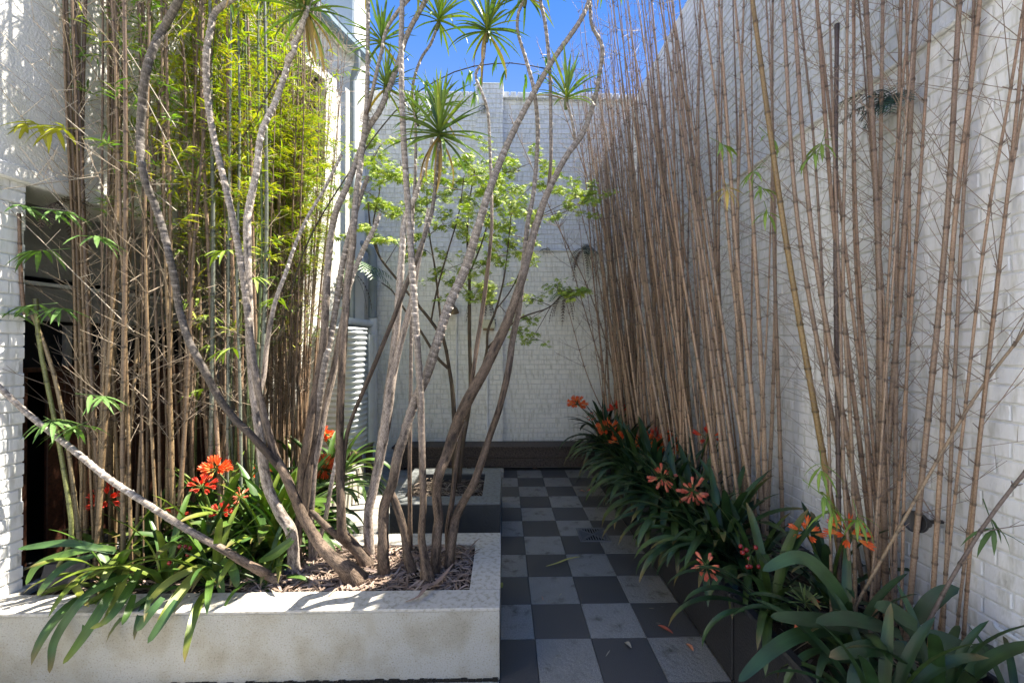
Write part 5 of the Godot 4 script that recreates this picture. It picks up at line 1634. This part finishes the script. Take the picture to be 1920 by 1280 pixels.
	for s in spots:
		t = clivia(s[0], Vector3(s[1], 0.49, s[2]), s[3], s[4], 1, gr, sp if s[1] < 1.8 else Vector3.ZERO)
		for f in s[5]:
			flower_head(t, at(f[0], f[1], f[2]), f[3], f[4], f[5], 2.5 if f[3] == 2 else 1.9)
		if idx == 11:
			berries(t, at(1408, 1045, 2.5), 9)
		if idx == 13:
			var h := at(1510, 1110, 2.05)
			var b := MB.new()
			b.twig(t.position, h - Vector3(0, 0.05, 0), 0.008, 0.006, Color(0.06, 0.09, 0.03))
			for k in 18:
				var a := k * 2.39996
				var e := sqrt(k / 18.0) * 1.5
				b.twig(h - Vector3(0, 0.05, 0), h + Vector3(sin(e) * cos(a), cos(e) - 0.6, sin(e) * sin(a)) * 0.09, 0.0028, 0.0034, Color(0.10, 0.15, 0.05))
			part("spent_flower_head", b.mesh(M.strap), t)
			part("flower", floret_meshes[2], t, Transform3D(Basis.from_euler(Vector3(2.9, 0, 0.2)).scaled(Vector3.ONE * 0.075), at(1496, 1160, 2.0)))
			part("flower", floret_meshes[1], t, Transform3D(Basis.from_euler(Vector3(0.5, 0, 1.2)).scaled(Vector3.ONE * 0.05), at(1537, 1128, 2.05)))
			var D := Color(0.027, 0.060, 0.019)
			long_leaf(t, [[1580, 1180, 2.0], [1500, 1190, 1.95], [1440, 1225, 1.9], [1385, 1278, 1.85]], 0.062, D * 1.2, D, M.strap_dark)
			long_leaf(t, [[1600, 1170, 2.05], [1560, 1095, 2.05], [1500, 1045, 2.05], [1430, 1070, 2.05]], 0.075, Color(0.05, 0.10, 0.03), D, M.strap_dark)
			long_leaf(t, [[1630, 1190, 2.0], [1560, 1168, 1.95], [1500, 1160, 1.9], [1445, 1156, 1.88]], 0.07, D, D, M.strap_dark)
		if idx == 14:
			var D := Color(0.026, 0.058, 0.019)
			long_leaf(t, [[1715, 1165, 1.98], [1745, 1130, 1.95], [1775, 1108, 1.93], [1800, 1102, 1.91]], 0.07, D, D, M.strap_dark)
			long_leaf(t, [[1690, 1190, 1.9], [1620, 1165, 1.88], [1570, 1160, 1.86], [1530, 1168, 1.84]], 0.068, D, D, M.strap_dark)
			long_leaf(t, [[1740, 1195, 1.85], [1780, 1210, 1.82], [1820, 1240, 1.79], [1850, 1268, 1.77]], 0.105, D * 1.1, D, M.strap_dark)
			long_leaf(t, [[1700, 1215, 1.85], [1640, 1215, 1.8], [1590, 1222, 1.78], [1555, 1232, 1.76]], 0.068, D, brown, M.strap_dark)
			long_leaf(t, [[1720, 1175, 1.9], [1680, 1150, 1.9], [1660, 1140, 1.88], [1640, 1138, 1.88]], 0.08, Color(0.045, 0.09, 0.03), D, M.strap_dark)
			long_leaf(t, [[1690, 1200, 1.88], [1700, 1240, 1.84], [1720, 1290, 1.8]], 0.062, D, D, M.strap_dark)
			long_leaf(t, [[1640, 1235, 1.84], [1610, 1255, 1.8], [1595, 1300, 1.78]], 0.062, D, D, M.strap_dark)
		idx += 1

# ---------------------------------------------------------------- ferns and litter
func frond(b: MB, base: Vector3, dir: Vector3, l: float, drop: float, col: Color, width := 0.10, pairs := 16) -> void:
	var p := base
	var d := dir.normalized()
	var pts := PackedVector3Array()
	for i in pairs + 1:
		pts.append(p)
		p += d * (l / pairs)
		d = (d + Vector3.DOWN * drop / pairs).normalized()
	for i in pairs:
		b.twig(pts[i], pts[i + 1], 0.003, 0.0025, col * 0.6)
		var s := float(i) / pairs
		var t := (pts[i + 1] - pts[i]).normalized()
		var side := t.cross(Vector3.UP)
		if side.length() < 0.1:
			side = t.cross(Vector3.RIGHT)
		side = side.normalized()
		var w := width * (0.35 + sin(s * PI * 0.95 + 0.15)) * 0.8
		for q in [-1.0, 1.0]:
			var e: Vector3 = pts[i] + (side * q + t * 0.55 + Vector3.DOWN * 0.25).normalized() * w
			var nr := t.cross(side).normalized()
			b.poly([pts[i] - t * l * 0.012, pts[i].lerp(e, 0.5) - t * l * 0.016, e, pts[i].lerp(e, 0.5) + t * l * 0.016, pts[i] + t * l * 0.012], nr, col * rr(0.8, 1.2))

func fern(label: String, c: Vector3, count: int, l: float, col: Color, out: Vector3, dead := 0, dead_l := 0.4, called := "fern") -> void:
	var t := thing(called, label, "plant", c)
	var side := out.cross(Vector3.UP).normalized()
	for i in count + dead:
		var b := MB.new()
		var a := rr(-1.3, 1.3)
		var d := out * cos(a) + side * sin(a) + Vector3.UP * rr(0.1, 0.9)
		if i < count:
			frond(b, c, d, l * rr(0.7, 1.2), rr(1.2, 2.6), col * rr(0.8, 1.2), l * 0.26, 13)
		else:
			frond(b, c, out * 0.3 + side * rr(-0.9, 0.9) + Vector3.DOWN * 0.4, dead_l * rr(0.6, 1.1), 2.5, Color(0.11, 0.075, 0.055), 0.05, 12)
		part("frond" if i < count else "dead_frond", b.mesh(M.frond), t)

func litter(called: String, label: String, cat: String, rows: Array, width: float, col: Color, y: float) -> void:
	var p := PackedVector3Array()
	for r in rows:
		var q := at(r[0], r[1], 1.0) - EYE
		p.append(EYE + q * ((y - EYE.y) / q.y) + Vector3(0, r[2], 0))
	var pts := spline(p, 0.03)
	var ac := PackedVector3Array()
	var ws := PackedFloat32Array()
	var cs := PackedColorArray()
	for i in pts.size():
		var s := float(i) / (pts.size() - 1)
		var tan := (pts[mini(i + 1, pts.size() - 1)] - pts[maxi(i - 1, 0)]).normalized()
		ac.append(tan.cross(Vector3.UP).normalized())
		ws.append(width * (0.3 + sin(s * PI)) * 0.8)
		cs.append(col)
	var b := MB.new()
	b.strap(pts, ac, ws, 0.5, cs)
	solo(called, b.mesh(M.straw), label, cat)

func build_details() -> void:
	fern("green fern with brown hanging fronds growing from the lower back wall", Vector3(1.10, 2.98, -7.46), 9, 0.42, Color(0.09, 0.17, 0.03), Vector3(0, 0, 1), 7, 0.65)
	fern("dark fern tuft rooted on the ledge near the right corner of the back wall", Vector3(1.42, 3.76, -7.5), 9, 0.42, Color(0.05, 0.075, 0.035), Vector3(0, 0, 1), 8, 0.6)
	fern("tiny fern sprig on the middle of the back wall ledge", Vector3(0.76, 3.76, -7.5), 5, 0.16, Color(0.06, 0.08, 0.04), Vector3(0, 0, 1), 2, 0.15)
	fern("large dark green fern clinging high on the side wall behind the near canes", Vector3(2.31, 3.50, -2.42), 13, 0.27, Color(0.035, 0.075, 0.045), Vector3(-1, 0, 0))
	fern("pale green palm like fern hanging beside the grey pipe above the tank", Vector3(-2.45, 3.25, -6.9), 7, 0.75, Color(0.13, 0.21, 0.10), Vector3(0.75, 0, 0.5), 8, 0.75)
	fern("dry brown tuft growing on the corner tower beside the gutter", Vector3(-2.42, 6.15, -7.2), 5, 0.25, Color(0.10, 0.085, 0.04), Vector3(0.9, 0, 0.3), 12, 0.55)
	fern("withered brown fern hanging behind the maple on the pilaster", Vector3(-0.38, 3.05, -7.36), 3, 0.3, Color(0.16, 0.12, 0.05), Vector3(0, 0, 1), 10, 0.7)
	fern("small weedy tuft near the top of the pilaster", Vector3(-0.3, 6.2, -7.36), 4, 0.22, Color(0.12, 0.11, 0.07), Vector3(0, 0, 1), 3, 0.2)
	fern("brown fern nest under the ledge over the shaded recess", Vector3(-3.14, 3.08, -3.05), 3, 0.3, Color(0.12, 0.09, 0.05), Vector3(1, 0, 0.2), 8, 0.35)
	litter("fallen_stalk", "fallen yellow green leaf stalk lying on the checkered path below the drain", "leaf", [[1024, 1064, 0.012], [1045, 1060, 0.02], [1066, 1051, 0.015], [1088, 1045, 0.008]], 0.022, Color(0.38, 0.36, 0.10), 0.0)
	litter("dry_leaf", "dry brown strap leaf lying across the right front rim of the pale planter", "leaf", [[760, 1131, 0.008], [785, 1128, 0.03], [800, 1112, 0.04], [820, 1098, 0.02], [850, 1070, 0.05]], 0.035, Color(0.24, 0.17, 0.13), 0.448)
	litter("fallen_petal", "red brown fallen petal on the dark tile near the right troughs", "petal", [[1234, 1174, 0.008], [1244, 1181, 0.015], [1262, 1189, 0.006]], 0.035, Color(0.34, 0.09, 0.05), 0.0)
	litter("dry_leaf", "curled pale dry leaf lying on a dark tile in front of the planter corner", "leaf", [[1172, 1206, 0.008], [1176, 1212, 0.02], [1184, 1216, 0.006]], 0.035, Color(0.36, 0.30, 0.2), 0.0)
	litter("fallen_petal", "orange fallen petal near the bottom right trough", "petal", [[1287, 1209, 0.008], [1294, 1216, 0.014], [1300, 1222, 0.006]], 0.03, Color(0.5, 0.2, 0.1), 0.0)
	litter("fallen_petal", "pink fallen petal on the far tiles, left of a pair", "petal", [[1086, 922, 0.01], [1091, 924, 0.03], [1096, 923, 0.01]], 0.05, Color(0.5, 0.24, 0.16), 0.0)
	litter("fallen_petal", "pink fallen petal on the far tiles, right of a pair", "petal", [[1100, 922, 0.01], [1106, 923, 0.03], [1111, 922, 0.01]], 0.05, Color(0.46, 0.16, 0.12), 0.0)
	litter("dry_twig", "thin grey dry twig on the large dark tile at the bottom", "twig", [[1136, 1232, 0.005], [1141, 1226, 0.01], [1144, 1220, 0.005]], 0.008, Color(0.3, 0.27, 0.22), 0.0)
	litter("fallen_leaf", "small yellow leaf standing against the planter side on a dark tile", "leaf", [[938, 1093, 0.002], [940, 1099, 0.02], [941, 1103, 0.005]], 0.03, Color(0.35, 0.35, 0.08), 0.0)

func _ready() -> void:
	R.seed = 20240917
	# ---- camera, sky, sun, exposure
	var cam := Camera3D.new()
	cam.name = "camera"
	cam.position = EYE
	cam.basis = cam_basis
	cam.fov = rad_to_deg(2.0 * atan(640.0 / FOCAL))
	cam.near = 0.05
	cam.far = 400.0
	add_child(cam)
	cam.current = true
	var we := WorldEnvironment.new()
	we.name = "environment"
	var env := Environment.new()
	env.background_mode = Environment.BG_SKY
	var sm := ProceduralSkyMaterial.new()
	sm.sky_top_color = Color(0.13, 0.29, 0.515)
	sm.sky_horizon_color = Color(0.78, 0.78, 0.76)
	sm.sky_curve = 0.15
	sm.ground_bottom_color = Color(0.30, 0.29, 0.27)
	sm.ground_horizon_color = Color(0.45, 0.45, 0.44)
	sm.sky_energy_multiplier = 1.0
	var sky := Sky.new()
	sky.sky_material = sm
	env.sky = sky
	env.background_energy_multiplier = 1.0
	env.tonemap_mode = Environment.TONE_MAPPER_LINEAR
	env.tonemap_exposure = 4.6
	env.sdfgi_enabled = true
	env.ssao_enabled = true
	env.ssil_enabled = true
	we.environment = env
	add_child(we)
	var sun := DirectionalLight3D.new()
	sun.name = "sun"
	sun.light_color = Color(1.0, 0.965, 0.91)
	sun.light_energy = 1.45
	sun.light_angular_distance = 0.5
	sun.shadow_enabled = true
	add_child(sun)
	var az := deg_to_rad(25.0)
	var el := deg_to_rad(60.0)
	sun.look_at_from_position(Vector3.ZERO, -Vector3(cos(az) * cos(el), sin(el), -sin(az) * cos(el)), Vector3.UP)
	# ---- the place
	make_materials()
	build_ground()
	path_litter()
	build_walls()
	build_left_building()
	build_planters()
	build_furniture()
	build_dragon_trees()
	build_right_bamboo()
	build_left_bamboo()
	build_right_sprays()
	build_maple()
	build_clivias()
	build_details()
